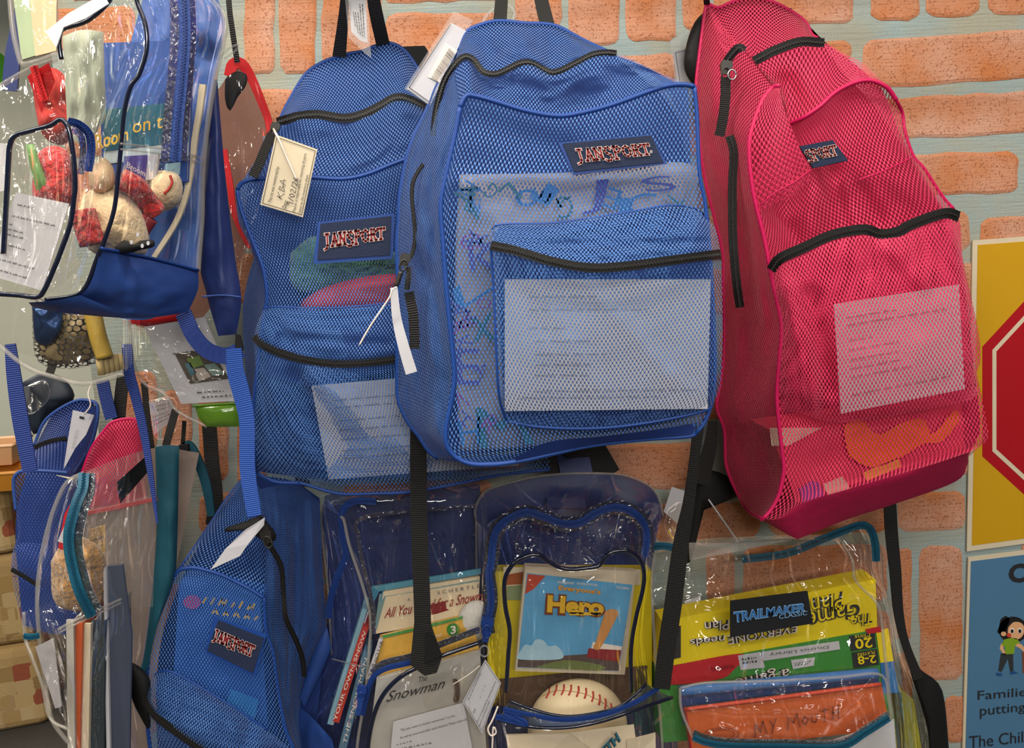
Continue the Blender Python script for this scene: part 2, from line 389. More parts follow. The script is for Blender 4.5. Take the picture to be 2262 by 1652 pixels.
def brickmat(name, c1, c2, c3, rough=.8, grain=(2, 2, 9), speck=.5):
    g = NT(name); tc = g.n('ShaderNodeTexCoord'); oi = g.n('ShaderNodeObjectInfo')
    ad = g.n('ShaderNodeVectorMath', operation='ADD'); g.l(tc.outputs['Object'], ad.inputs[0]); 
    cm = g.n('ShaderNodeCombineXYZ'); g.l(g.math('MULTIPLY', oi.outputs['Random'], 37.0), cm.inputs[0]); g.l(cm.outputs[0], ad.inputs[1])
    n1 = g.n('ShaderNodeTexNoise'); n1.inputs['Scale'].default_value = 9; n1.inputs['Detail'].default_value = 5; g.l(ad.outputs[0], n1.inputs['Vector'])
    mp = g.n('ShaderNodeMapping'); mp.inputs['Scale'].default_value = (14, 14, 260); g.l(ad.outputs[0], mp.inputs[0])
    n2 = g.n('ShaderNodeTexNoise'); n2.inputs['Scale'].default_value = 1; n2.inputs['Detail'].default_value = 3; g.l(mp.outputs[0], n2.inputs['Vector'])
    n3 = g.n('ShaderNodeTexNoise'); n3.inputs['Scale'].default_value = 330; n3.inputs['Detail'].default_value = 2; g.l(ad.outputs[0], n3.inputs['Vector'])
    r1 = g.n('ShaderNodeMapRange'); g.l(n1.outputs[0], r1.inputs[0]); r1.inputs[1].default_value = .35; r1.inputs[2].default_value = .65
    mx = g.n('ShaderNodeMix', data_type='RGBA'); mx.inputs[6].default_value = lin(c1); mx.inputs[7].default_value = lin(c2); g.l(r1.outputs[0], mx.inputs[0])
    r3 = g.n('ShaderNodeMapRange'); g.l(n3.outputs[0], r3.inputs[0]); r3.inputs[1].default_value = .56; r3.inputs[2].default_value = .68; r3.inputs[4].default_value = speck
    m2 = g.n('ShaderNodeMix', data_type='RGBA'); m2.inputs[7].default_value = lin(c3); g.l(mx.outputs[2], m2.inputs[6]); g.l(r3.outputs[0], m2.inputs[0])
    p = g.n('ShaderNodeBsdfPrincipled'); p.inputs['Roughness'].default_value = rough; g.l(m2.outputs[2], p.inputs['Base Color']); p.inputs['Specular IOR Level'].default_value = .35
    sm = g.math('ADD', n2.outputs[0], g.math('MULTIPLY', n3.outputs[0], .5))
    b = g.n('ShaderNodeBump'); b.inputs['Strength'].default_value = .45; b.inputs['Distance'].default_value = .003; g.l(sm, b.inputs['Height']); g.l(b.outputs[0], p.inputs['Normal'])
    g.l(p.outputs[0], g.out.inputs[0]); MATS[name] = g.m; return g.m
def checker(name, cols, scale=18):
    """woven patchwork of a few colours"""
    g = NT(name); tc = g.n('ShaderNodeTexCoord'); mp = g.n('ShaderNodeMapping'); mp.inputs['Scale'].default_value = (scale, scale, scale); g.l(tc.outputs['Object'], mp.inputs[0])
    vo = g.n('ShaderNodeTexVoronoi'); vo.distance = 'CHEBYCHEV'; vo.inputs['Scale'].default_value = 1; vo.inputs['Randomness'].default_value = .35; g.l(mp.outputs[0], vo.inputs['Vector'])
    sx = g.n('ShaderNodeSeparateColor'); g.l(vo.outputs['Color'], sx.inputs[0])
    cr_ = g.n('ShaderNodeValToRGB'); cr_.color_ramp.interpolation = 'CONSTANT'
    el = cr_.color_ramp.elements
    while len(el) < len(cols): el.new(1)
    for i, c in enumerate(cols): el[i].position = i / len(cols); el[i].color = lin(c)
    g.l(sx.outputs[0], cr_.inputs[0])
    wv = g.n('ShaderNodeTexNoise'); wv.inputs['Scale'].default_value = 240; g.l(tc.outputs['Object'], wv.inputs['Vector'])
    p = g.n('ShaderNodeBsdfPrincipled'); p.inputs['Roughness'].default_value = .85; g.l(cr_.outputs[0], p.inputs['Base Color'])
    b = g.n('ShaderNodeBump'); b.inputs['Strength'].default_value = .5; b.inputs['Distance'].default_value = .003; g.l(wv.outputs[0], b.inputs['Height']); g.l(b.outputs[0], p.inputs['Normal'])
    g.l(p.outputs[0], g.out.inputs[0]); MATS[name] = g.m; return g.m

BLUEN = net('blue_net', '#5086d2', '#4173c2')
BLUED = net('dark_blue_net', '#24489c', '#1c3a86')
PINKN = net('pink_net', '#f0386c', '#dd2258', .0060, .0096, .275, .32)
PINKS = net('fine_pink_net', '#ea3468', '#d81f54', .0036, .0060, .28, .32)
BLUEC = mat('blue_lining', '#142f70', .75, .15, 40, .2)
BLUEP = mat('blue_piping', '#1e4796', .45, .1, 40, .1)
PINKC = mat('pink_lining', '#9c0a34', .75, .15, 40, .2)
PINKP = mat('pink_piping', '#d0185c', .45, .1, 40, .1)
PINKB = mat('pink_base', '#b01048', .7, .2, 260, .5, stretch=(1, 1, .1))
NYLON = mat('blue_nylon', '#2b4d96', .5, .15, 18, .35, spec=.5)
NYLOND = mat('navy_nylon', '#1e2f68', .5, .15, 18, .35, spec=.5)
BLACK = mat('black_fabric', '#101012', .7, .2, 80, .3)
BLACKT = mat('black_teeth', '#2b2824', .38, .1, 90, .1, spec=.6)
BLACKZ = mat('black_tape', '#141416', .65, .15, 300, .3)
BLACKW = webbing('black_webbing', '#121112')
BLUEW = webbing('blue_webbing', '#2a5cc0')
NAVYW = webbing('navy_webbing', '#223f92')
TEALF = mat('teal_fabric', '#124c5e', .7, .15, 60, .3)
TEALT = mat('teal_tape', '#185872', .5, .2, 200, .4)
BLUET = mat('blue_tape', '#1f3f86', .5, .2, 200, .4)
BLUEZ = mat('blue_teeth', '#1b3c86', .35, .1, 90, .1, spec=.6)
TEALZ = mat('teal_teeth', '#124a66', .35, .1, 90, .1, spec=.6)
REDT = mat('red_tape', '#d0181c', .45, .2, 200, .4)
REDF = mat('red_fabric', '#c8161c', .55, .1, 60, .2)
TUBE = mat('navy_gloss_tube', '#131a30', .1, .1, 20, .05, spec=.8)
TUBEC = clearhard('clear_tube', '#b4b0a8', .34, .12)
VIN = vinyl('clear_vinyl')
VINW = vinyl('clear_vinyl_wrinkled', bump=.6, su=30, sv=5, gain=1.2, ridge=1.0)
VINB = vinyl('clear_vinyl_blue_tape', '#4f6cb4', .15, .04, .3, 160, 160, 1.2, 0)
VINT = vinyl('clear_vinyl_teal_tape', '#4f90a8', .15, .04, .3, 160, 160, 1.2, 0)
VING = mat('green_vinyl', '#5a8424', .12, .2, 30, .6, spec=.7)
WHITE = mat('white_paper', '#c8c8cf', .7, .04, 40, .05)
CREAM = mat('cream_paper', '#dccfb4', .75, .06, 40, .05)
GREYP = mat('grey_paper', '#b9b6b0', .7, .06, 40, .05)
INK = mat('ink', '#26262a', .7, .05, 40, 0)
INKG = mat('grey_ink', '#6a6a70', .7, .05, 40, 0)
LABEL = mat('navy_label', '#1f2b49', .75, .12, 300, .3)
LABELB = mat('black_label', '#15171d', .75, .12, 300, .3)
LRED = mat('label_red', '#8c2028', .7, .1, 200, .1)
LWHITE = mat('label_white', '#efe4da', .7, .05, 200, .1)
GOLD = mat('gold_print', '#e3b42c', .5, .08, 60, 0)
YELLOW = mat('yellow_print', '#f0d818', .45, .05, 30, 0)
GREENP = mat('green_print', '#3f8f3c', .45, .12, 30, 0)
REDP = mat('red_print', '#c4202c', .45, .08, 30, 0)
BLUEPR = mat('blue_print', '#2b6fb4', .45, .1, 30, 0)
SKYP = mat('sky_print', '#5fa6d6', .4, .35, 22, 0)
TEALP = mat('teal_print', '#2d6a80', .45, .12, 30, 0)
PURPLEP = mat('purple_print', '#4a4a9c', .5, .1, 30, 0)
ORANGE = mat('orange_print', '#d8652c', .5, .15, 30, 0)
ORANGEB = mat('orange_bright', '#f07818', .5, .1, 30, 0)
CLEARH = clearhard('clear_plastic', '#c8c8c8', .22)
METAL = mat('steel', '#b8bcc0', .3, .05, 50, .05, metal=1.0)
BEIGE = mat('beige_plush', '#d8c09a', .9, .12, 160, .8, sheen=.4, bd=.004)
TAN = mat('tan_plush', '#b08450', .95, .45, 130, 1, sheen=.5, bd=.012)
REDPL = mat('red_plush', '#b82828', .95, .35, 130, 1, sheen=.4, bd=.010)
GREENPL = mat('green_plush', '#5c9078', .95, .4, 90, 1, sheen=.4, bd=.010)
LEATHER = mat('ball_leather', '#ecd9b4', .5, .08, 30, .15)
STITCH = mat('red_stitch', '#b83a30', .6, .1, 60, .1)

# ------------------------------------------------------------------ fittings
def zipper(par, pts, w, tape=None, teeth=None, name='zipper', tw=.34, lift=.002, pitch=3.4):
    tape = tape or BLACKZ; teeth = teeth or BLACKT
    z = ribbon(par, name, [(p[0], p[1], p[2] + lift) for p in pts], w, tape, .0012, n=10 * len(pts))
    c0 = cr([(p[0], p[1], p[2] + lift + .0018) for p in pts], 10 * len(pts))
    L = np.linalg.norm(np.diff(c0[:, :2], axis=0), axis=1).sum(); n = max(6, int(L / pitch))
    c = cr(c0, n); g = np.gradient(c[:, :2], axis=0); g /= (np.linalg.norm(g, axis=1)[:, None] + 1e-9)
    V = []; Fc = []
    hw = w * tw / 2; hl = pitch * .33
    for k in range(n):
        e = g[k]; m = np.array([-e[1], e[0]]); sgn = 1 if k % 2 else -1
        cc = c[k, :2] + m * sgn * hw * .25; b = len(V)
        for dd in (0, -.0018):
            for (a, q) in ((-1, -1), (1, -1), (1, 1), (-1, 1)):
                s = cc + e * a * hl + m * q * hw * .8
                V.append(P(s[0], s[1], c[k, 2] + dd))
        Fc += [(b + 3, b + 2, b + 1, b)] + [(b + i, b + (i + 1) % 4, b + 4 + (i + 1) % 4, b + 4 + i) for i in range(4)]
    mesh(z, 'zipper_teeth', V, Fc, teeth, False, None, 'stuff')
    return z
def rot(p, c, a, s):
    return (c[0] + s * (p[0] * math.cos(a) - p[1] * math.sin(a)), c[1] + s * (p[0] * math.sin(a) + p[1] * math.cos(a)))
def slider(par, x, y, d, ang=0, s=1.0, m=None, pull=None, pw=20, pm=None, name='zipper_slider'):
    """zip slider body with its bail, and a pull tab along pull points"""
    m = m or MATS['black_teeth']; a = math.radians(ang)
    body = [(-9, -14), (9, -14), (11, -4), (6, 12), (-6, 12), (-11, -4)]
    o = slab(par, name, [rot(p, (x, y), a, s) + (d + .006,) for p in body], .006, m)
    ring = [rot((7 * math.cos(t), 10 + 11 * math.sin(t)), (x, y), a, s) + (d + .009,) for t in np.linspace(0, 2 * math.pi, 11)]
    tube(o, 'slider_ring', ring, .0011 * s, m, 24, 6)
    if pull:
        ribbon(par, 'zipper_pull', pull, pw, pm or BLACKW, .003, 12)
    return o
def ziptie(name, label, pts, r=.0011, m=None, group=None):
    o = tube(None, name, pts, r, m or LWHITE, None, 6)
    return tag(o, label, 'zip tie', group)
def logo(par, outer, inner, tq, d, s='JANSPORT', rim=None):
    a = slab(par, 'logo_patch', D(outer, d), .0025, rim or BLUEP)
    b = slab(a, 'patch_face', D(inner, d + .0016), .0018, LABEL)
    strokes(a, 'lettering_outline', word(s), tq, d + .0016, LWHITE, .25, .0010)
    strokes(a, 'lettering', word(s), tq, d + .0016, LRED, .135, .0018)
    return a
def arc(cx, cy, rx, ry, a0, a1, n):
    return [(cx + rx * math.cos(math.radians(t)), cy + ry * math.sin(math.radians(t))) for t in np.linspace(a0, a1, n)]
# ================================================================== the setting
def struct(name, V, Fc, m, par=None):
    o = mesh(par, name, V, Fc, m); o['kind'] = 'structure'; return o
def boxv(x0, x1, y0, y1, z0, z1):
    V = [(x, y, z) for z in (z0, z1) for y in (y0, y1) for x in (x0, x1)]
    return V, [(0, 2, 3, 1), (4, 5, 7, 6), (0, 1, 5, 4), (2, 6, 7, 3), (0, 4, 6, 2), (1, 3, 7, 5)]
MORTAR = brickmat('painted_mortar', '#9cb0b2', '#aaa998', '#84908f', .8, speck=.35)
BRICKM = brickmat('painted_brick', '#c87d4c', '#d0a088', '#8f4c2c', .75, speck=.8)
PLASTER = mat('pale_plaster', '#dfe3d2', .9, .05, 12, .1)
CARPET = mat('grey_carpet', '#4c4844', .95, .5, 160, .8)
WX0 = P(205, 850, 0)[0]
wall = struct('wall_back', *boxv(WX0, 2.6, 0.0, 0.12, 0.0, 2.8), MORTAR)
wl = struct('wall_left', *boxv(-5.0, 2.6, 3.4, 3.5, 0.0, 2.8), PLASTER)
fl = struct('floor', *boxv(-5.0, 2.6, -4.5, 3.5, -0.05, 0.0), CARPET)

# --- painted bricks: each a low proud slab on the wall, (pixel corners on the wall plane)
BR = []
def br(x0, y0, x1, y1, sl=-.06):
    BR.append((x0, y0, x1, y1, sl))
for b in [(538, -60, 605, 163, 0), (618, -60, 696, 163, 0), (711, -60, 842, 150, 0), (555, 199, 662, 300, 0),
          (851, 28, 1118, 150, -.02), (845, -80, 1120, 4, -.02), (1139, -60, 1241, 62, -.02), (1256, -60, 1369, 100, 0), (1383, -60, 1494, 92, 0), (1510, -60, 1560, 66, 0),
          (1256, 124, 1494, 205, -.07), (1512, 84, 1780, 190, -.06), (1575, -60, 1885, 54, -.02), (1923, -60, 2031, 46, -.02), (2045, -60, 2163, 37, -.03), (2183, -60, 2420, 27, -.04),
          (1793, 90, 1882, 140, -.06), (1905, 72, 2420, 178, -.07), (1800, 210, 2400, 302, -.06), (1760, 340, 2250, 432, -.03), (2270, 318, 2500, 425, -.03),
          (1830, 470, 2142, 560, -.03), (2166, 474, 2420, 545, -.05), (1700, 580, 2060, 680, -.03), (2080, 575, 2420, 670, -.04),
          (1983, 1086, 2133, 1172, -.05), (1700, 1095, 1965, 1180, -.04), (1640, 1205, 1960, 1330, -.02), (1983, 1212, 2013, 1412, 0), (2031, 1206, 2127, 1502, 0), (2088, 1537, 2133, 1640, 0),
          (1560, 1212, 1622, 1330, 0), (1990, 1440, 2018, 1640, 0), (1700, 1350, 1965, 1460, -.03), (1240, 980, 1545, 1085, -.04), (1440, 1110, 1680, 1190, -.04), (1140, 1105, 1420, 1190, -.03),
          (440, 860, 505, 1060, 0), (523, 850, 590, 1075, 0), (360, 860, 425, 1080, 0), (265, 820, 345, 1000, 0), (440, 1085, 620, 1180, -.02), (240, 560, 420, 670, 0), (440, 560, 600, 670, 0)]:
    br(*b)
_rb = random.Random(4)
yy = -330; row = 0
while yy < 1900:
    xx = 150 - (row % 2) * 150
    while xx < 2900:
        wdt = _rb.choice([270, 300, 330]); x1, y1 = xx + wdt, yy + 96
        clash = any(not (x1 < b[0] - 12 or xx > b[2] + 12 or y1 < b[1] - 12 or yy > b[3] + 12) for b in BR)
        if not clash and P(x1, yy, 0)[0] > WX0 + .05: br(xx, yy, x1, y1, -.04)
        xx += wdt + 18
    yy += 116; row += 1
def brick(x0, y0, x1, y1, sl):
    rc = min(24, (x1 - x0) * .3); n = 4
    pts = []
    for cx, cy, a0 in ((x1 - rc, y0 + rc, -90), (x1 - rc, y1 - rc, 0), (x0 + rc, y1 - rc, 90), (x0 + rc, y0 + rc, 180)):
        for k in range(n + 1):
            a = math.radians(a0 + 90 * k / n)
            pts.append((cx + rc * math.cos(a) + _rb.uniform(-2, 2), cy + rc * math.sin(a) + _rb.uniform(-2, 2)))
    pp = []
    for a, b in zip(pts, pts[1:] + pts[:1]):
        pp.append(a); L = math.hypot(b[0] - a[0], b[1] - a[1]); k = int(L // 45)
        for i in range(1, k + 1): pp.append((a[0] + (b[0] - a[0]) * i / (k + 1) + _rb.uniform(-3, 3), a[1] + (b[1] - a[1]) * i / (k + 1) + _rb.uniform(-3, 3)))
    pts = pp; xm = (x0 + x1) / 2
    pts = [(x, y + sl * (x - xm)) for x, y in pts]
    c = np.mean(pts, 0); n = len(pts)
    o = np.array(pts); i = c + (o - c) * np.array([1 - 14 / max(40, x1 - x0), 1 - 14 / max(40, y1 - y0)])
    V = np.vstack([P(o[:, 0], o[:, 1], np.zeros(n)), P(o[:, 0], o[:, 1], np.full(n, .0006)), P(i[:, 0], i[:, 1], np.full(n, .0024))])
    if V[:, 0].min() < WX0 + .004: V[:, 0] = np.maximum(V[:, 0], WX0 + .004)
    Fc = [(r * n + k, r * n + (k + 1) % n, (r + 1) * n + (k + 1) % n, (r + 1) * n + k) for r in range(2) for k in range(n)] + [tuple(range(2 * n, 3 * n))]
    mesh(wall, 'brick', V, Fc, BRICKM)
for b in BR: brick(*b)

# --- rail the upper bags hang from, just above the picture
rail = thing('hanging_rail', 'steel rail fixed along the brick wall above the bags', 'rail', (1100, -190), .2)
tube(rail, 'bar', [(-150, -150, .22), (1000, -190, .22), (2100, -230, .22)], .011, METAL, 24, 12)
for x, y in ((620, -178), (1400, -205), (1960, -226)):
    tube(rail, 'bracket', [(x, y, .22), (x - 10, y + 20, .11), (x - 12, y + 24, 0.0)], .008, METAL, 10, 8)

# --- posters on the wall
DP = .006
pt = thing('stop_sign_poster', 'yellow poster with a red octagon sign, above the blue poster', 'poster', (2450, 1215), DP)
slab(pt, 'sheet', D([(2149, 531), (2790, 482), (2790, 1130), (2136, 1218)], DP), .003, CREAM)
slab(pt, 'yellow_field', D([(2160, 541), (2780, 494), (2780, 1120), (2147, 1205)], DP + .0006), .0008, mat('poster_yellow', '#d0a012', .55, .06, 8, 0))
def octa(cx, cy, r, k=1.0): return [(cx + r * math.cos(math.radians(22.5 + 45 * i)), cy + r * math.sin(math.radians(22.5 + 45 * i)) - .085 * (r * math.cos(math.radians(22.5 + 45 * i)))) for i in range(8)]
RDP = mat('poster_red', '#b00d1c', .5, .06, 8, 0)
slab(pt, 'octagon', D(octa(2462, 862, 316), DP + .0010), .0006, RDP)
slab(pt, 'octagon_line', D(octa(2462, 862, 292), DP + .0014), .0006, CREAM)
slab(pt, 'octagon_field', D(octa(2462, 862, 282), DP + .0018), .0006, RDP)
pb = thing('picture_poster', 'blue poster with a cartoon girl in a green shirt and black lettering', 'poster', (2450, 1900), DP)
slab(pb, 'sheet', D([(2139, 1231), (2790, 1150), (2790, 1960), (2117, 1960)], DP), .003, CREAM)
PBL = mat('poster_blue', '#4f7ea4', .55, .10, 6, 0)
slab(pb, 'blue_field', D([(2145, 1240), (2780, 1161), (2780, 1950), (2124, 1950)], DP + .0006), .0008, PBL)
def pr(name, pts, m, k=0, sm=0): return slab(pb, name, D(pts, DP + .0010 + k * .0004), .0004, m, sm)
SKIN = mat('print_skin', '#e8b284', .6, .04, 8, 0); HAIR = mat('print_hair', '#1c1a1c', .6, .04, 8, 0)
text(pb, 'lettering', 'C', [(2228, 1247), (2268, 1243), (2269, 1285), (2229, 1289)], DP + .0008, INK, .04)
text(pb, 'lettering', 'Families', [(2160, 1526), (2283, 1517), (2283, 1536), (2160, 1546)], DP + .0008, INK)
text(pb, 'lettering', 'putting', [(2165, 1560), (2265, 1552), (2265, 1576), (2165, 1588)], DP + .0008, INK)
text(pb, 'lettering', 'The Child', [(2141, 1626), (2278, 1613), (2278, 1638), (2141, 1653)], DP + .0008, INK)
pr('girl_hair', arc(2238, 1391, 32, 29, 0, 340, 16), HAIR, 0, 32)
pr('girl_ponytail', [(2222, 1360), (2211, 1368), (2207, 1385), (2203, 1397), (2216, 1399), (2224, 1385), (2230, 1368)], HAIR, 0, 24)
pr('girl_face', [(2228, 1385), (2226, 1398), (2234, 1408), (2248, 1412), (2259, 1404), (2263, 1388), (2256, 1376), (2240, 1374)], SKIN, 1, 24)
pr('girl_ear', arc(2217, 1400, 6, 5, 0, 330, 10), SKIN, 1, 16)
pr('girl_cheek', arc(2229, 1403, 5, 4.5, 0, 330, 10), mat('print_cheek', '#d84838', .6, .03, 8, 0), 2, 14)
for ex in (2236, 2253):
    pr('girl_eye', arc(ex, 1393, 5.2, 6, 0, 330, 10), LWHITE, 2, 14); pr('girl_pupil', arc(ex, 1394, 3.2, 4.2, 0, 330, 10), HAIR, 3, 12)
pr('girl_shirt', [(2218, 1413), (2232, 1409), (2246, 1410), (2253, 1419), (2243, 1424), (2240, 1444), (2222, 1445), (2219, 1428), (2213, 1424)], mat('print_green', '#83a824', .6, .04, 8, 0), 1)
pr('girl_arm', [(2212, 1421), (2208, 1432), (2218, 1447), (2223, 1444), (2216, 1431), (2219, 1424)], SKIN, 0)
pr('girl_arm', [(2247, 1419), (2258, 1424), (2268, 1438), (2262, 1440), (2252, 1431), (2243, 1427)], SKIN, 0)
pr('girl_trousers', [(2211, 1443), (2238, 1443), (2239, 1485), (2232, 1486), (2226, 1455), (2213, 1484), (2205, 1482)], mat('print_dark', '#31383c', .6, .04, 8, 0), 0)
pr('girl_shoe', [(2200, 1486), (2213, 1487), (2214, 1493), (2202, 1493)], mat('print_navy', '#23508c', .6, .04, 8, 0), 1)
pr('girl_shoe', [(2231, 1484), (2240, 1482), (2249, 1487), (2232, 1490)], MATS['print_navy'], 1)
pr('table_leg', [(2257, 1440), (2290, 1436), (2290, 1486), (2259, 1487)], mat('print_brown', '#7c4c3c', .6, .05, 8, 0), 0)

# --- far corner of the room at the left edge
PATCHW = checker('patchwork_weave', ['#c9ab78', '#b08f58', '#bd9d68', '#cdb486', '#a98a58', '#b7976a', '#c4a878', '#9d7f50', '#bf9f6a', '#a0563c', '#b89864', '#c8ac7c'], 21)
def far_box(name, label, x, y, sx, sy, z0, z1, m, cat, rz=.2):
    p = floorpt(x, y)
    V, Fc = boxv(-sx, 0, 0, sy, z0, z1); V = np.array(V); c, s = math.cos(rz), math.sin(rz)
    V = np.stack([V[:, 0] * c - V[:, 1] * s + p[0], V[:, 0] * s + V[:, 1] * c + p[1], V[:, 2]], 1)
    o = mesh(None, name, V, Fc, m)
    bv = o.modifiers.new('soft_edge', 'BEVEL'); bv.width = .03; bv.segments = 3
    return tag(o, label, cat)
far_box('upholstered_block', 'patchwork upholstered block on the carpet, lowest of its stack', 112, 1600, .62, .5, 0.0, .27, PATCHW, 'ottoman')
far_box('upholstered_block', 'patchwork upholstered block in the middle of the stack behind the teal-strapped bag', 100, 1600, .62, .5, .275, .56, PATCHW, 'ottoman', .16)
far_box('upholstered_block', 'patchwork upholstered block on top of the stack', 92, 1600, .60, .5, .565, .80, PATCHW, 'ottoman', .22)
def storage_bin(label, c, x, y, z, sx, sy, h):
    p = floorpt(x, y, z)
    o = bpy.data.objects.new('storage_bin', None); col.objects.link(o); o.location = p; WL[o.name] = tuple(p); tag(o, label, 'bin')
    V = []
    for k, (f, zz) in enumerate(((.86, 0), (1, h), (.94, h), (.80, .006))):
        V += [(p[0] + sx * f * a, p[1] + sy * f * b, p[2] + zz) for a, b in ((-.5, -.5), (.5, -.5), (.5, .5), (-.5, .5))]
    Fc = [(3, 2, 1, 0), (12, 13, 14, 15)] + [(r * 4 + i, r * 4 + (i + 1) % 4, (r + 1) * 4 + (i + 1) % 4, (r + 1) * 4 + i) for r in range(3) for i in range(4)]
    m = mat('bin_' + c, c, .45, .15, 14, .1)
    b = mesh(o, 'body', V, Fc, m); bv = b.modifiers.new('soft_edge', 'BEVEL'); bv.width = .006; bv.segments = 2
    rimp = [(p[0] + sx * a, p[1] + sy * b_, p[2] + h) for a, b_ in ((-.5, -.5), (.5, -.5), (.5, .5), (-.5, .5), (-.5, -.5))]
    V2, F2 = sweep(np.array(rimp), .005, 6); mesh(o, 'rim', V2, F2, m, True)
storage_bin('amber storage bin on the patchwork stack at the left edge', '#c8862c', 4, 1075, .802, .15, .14, .055)
storage_bin('peach storage bin stacked in the amber bin at the left edge', '#d8ac80', 0, 1020, .862, .14, .13, .06)
gd = slab(None, 'wall_sticker', [(x, y, -3.396) for x, y in arc(-22, 150, 40, 40, 0, 345, 24)], .004, mat('sticker_green', '#4fae1e', .6, .05, 8, 0))
tag(gd, 'round green sticker on the pale far wall', 'sticker')
# ================================================================== net backpacks
def sheet(par, name, poly, d, mat):
    p = np.array(poly, float); n = len(p)
    return mesh(par, name, P(p[:, 0], p[:, 1], np.full(n, d)), [tuple(range(n))], mat, False, np.stack([p[:, 0], p[:, 1]], 1) * .0006)
def barcode(par, quad, d, n=30, seed=1, m=None):
    r = random.Random(seed); L = []; u = 0.0
    lines = []
    for k in range(n):
        u += r.uniform(.5, 1.5)
        lines.append(u)
    lines = [x / lines[-1] for x in lines]
    return strokes(par, 'barcode', [[(x, 0), (x, 1)] for x in lines], quad, d, m or INK, .045, .0010)

# ---------------- K: front blue net backpack in the middle
K = thing('backpack', 'large blue net backpack hanging in front with a printed sheet in its pocket', 'backpack', (1240, 1020), .38, 'net backpacks')
kb, kf = .30, .46
kzip = [(1002, 142, .395), (1025, 125, .40), (1046, 132, .40), (1067, 158, .405), (1095, 163, .41), (1122, 152, .41), (1150, 139, .405), (1177, 139, .405), (1212, 158, .41), (1234, 157, .41), (1272, 139, .405), (1308, 121, .40), (1340, 116, .395), (1362, 118, .39)]
ktop = D([(1012, 112), (1030, 72), (1060, 56), (1100, 47), (1160, 52), (1225, 57), (1290, 90), (1350, 118)], kb)
kft = D([(1016, 237), (1030, 212), (1049, 212), (1090, 223), (1163, 245), (1231, 256), (1286, 249), (1354, 231), (1436, 201), (1477, 189), (1512, 187), (1534, 191)], kf)
kfl = D([(1005, 300), (985, 390), (974, 455), (979, 536), (987, 645), (998, 754), (1004, 830), (998, 882), (985, 950), (990, 990), (1017, 1016)], kf)
kfb = D([(1058, 1026), (1136, 1020), (1272, 990), (1354, 977), (1436, 969), (1517, 964), (1536, 958)], kf)
kfr = D([(1540, 260), (1545, 380), (1558, 450), (1568, 560), (1576, 700), (1578, 850), (1560, 925)], kf)
kbl = D([(998, 128), (963, 190), (944, 240), (908, 318), (892, 381), (883, 436), (881, 482), (877, 545), (880, 650), (878, 760), (878, 820), (880, 882), (900, 930), (925, 963), (946, 995)], kb)
panel(K, 'back_panel', ktop + D([(1430, 150), (1520, 198)], kb), D([(968, 1012), (1200, 985), (1525, 945)], kb + .005), kbl, D([(1525, 320), (1530, 500), (1538, 800)], kb + .005), BLUEC, 20, 30)
panel(K, 'top_panel', ktop, kzip, (), (), BLUEN, 60, 20, .012, .022, (5, 2), ((1075, 75, 1070, 140, -.018, 24), (1160, 90, 1180, 135, .014, 26)), 1.3)
panel(K, 'upper_front_panel', kzip + D([(1400, 133), (1480, 170)], .43) + [(1534, 191, kf)], kft, (), (), BLUEN, 60, 24, .004, .022, (5, 2), ((1050, 150, 1075, 215, -.03, 22), (1035, 150, 1040, 205, .02, 12), (1130, 170, 1160, 235, -.016, 36), (1230, 190, 1300, 240, -.022, 44), (1210, 175, 1330, 165, .014, 24)), 2.1)
panel(K, 'front_panel', kft, kfb, kfl, kfr, BLUEN, 44, 56, .012, .006, (3, 4), ((1000, 400, 1530, 385, .012, 22), (1010, 240, 1250, 330, -.012, 40)), 3.7)
panel(K, 'side_panel', [(1012, 112, kb), (1002, 142, .385), (1016, 237, kf)], [(968, 1014, kb), (1020, 1022, kb + .08), (1058, 1026, kf)], kbl, kfl, BLUEN, 24, 60, .0, .024, (3, 7), ((1000, 250, 960, 330, .012, 14), (985, 180, 975, 300, -.012, 12), (945, 640, 960, 1000, .012, 18)), 5.2)
panel(K, 'base_panel', kfb, D([(968, 1014), (1250, 990), (1500, 945)], kb), (), (), BLUEC, 24, 8)
panel(K, 'right_side_panel', [(1534, 191, kf), (1440, 180, .36), (1350, 118, kb)], [(1536, 958, kf), (1530, 950, .38), (1525, 945, kb)], kfr, D([(1470, 190), (1510, 320), (1525, 500), (1535, 800)], kb), BLUEN, 8, 30)
tube(K, 'piping', kft, .0030, BLUEP, 90); tube(K, 'piping', [kft[0]] + kfl + kfb[:3], .0030, BLUEP, 90)
tube(K, 'piping', kfb, .0028, BLUEP, 60); tube(K, 'piping', ktop, .0030, BLUEP, 60); tube(K, 'piping', [ktop[0]] + kbl + [(968, 1014, kb)], .0030, BLUEP, 90)
tube(K, 'piping', [kft[-1]] + kfr + [kfb[-1]], .0025, BLUEP, 60)
zipper(K, [(957, 300, .375), (963, 245, .38), (979, 185, .39), (1000, 148, .40)] + kzip[1:], 14, lift=.006)
zipper(K, [(935, 362, .385), (922, 382, .385), (912, 405, .385), (910, 440, .385), (914, 480, .385), (917, 520, .385), (912, 556, .385), (901, 576, .39)], 9, lift=.006)
zipper(K, [(903, 590, .40), (902, 615, .405), (899, 640, .405)], 12, lift=.01)
slider(K, 894, 575, .405, 15, 1.1, None, [(903, 645, .408), (912, 690, .41), (915, 730, .41), (916, 770, .41)], 22)
tube(K, 'puller_knot', [(886, 600, .415), (880, 618, .415), (875, 632, .415)], .003, BLACKT, 8)
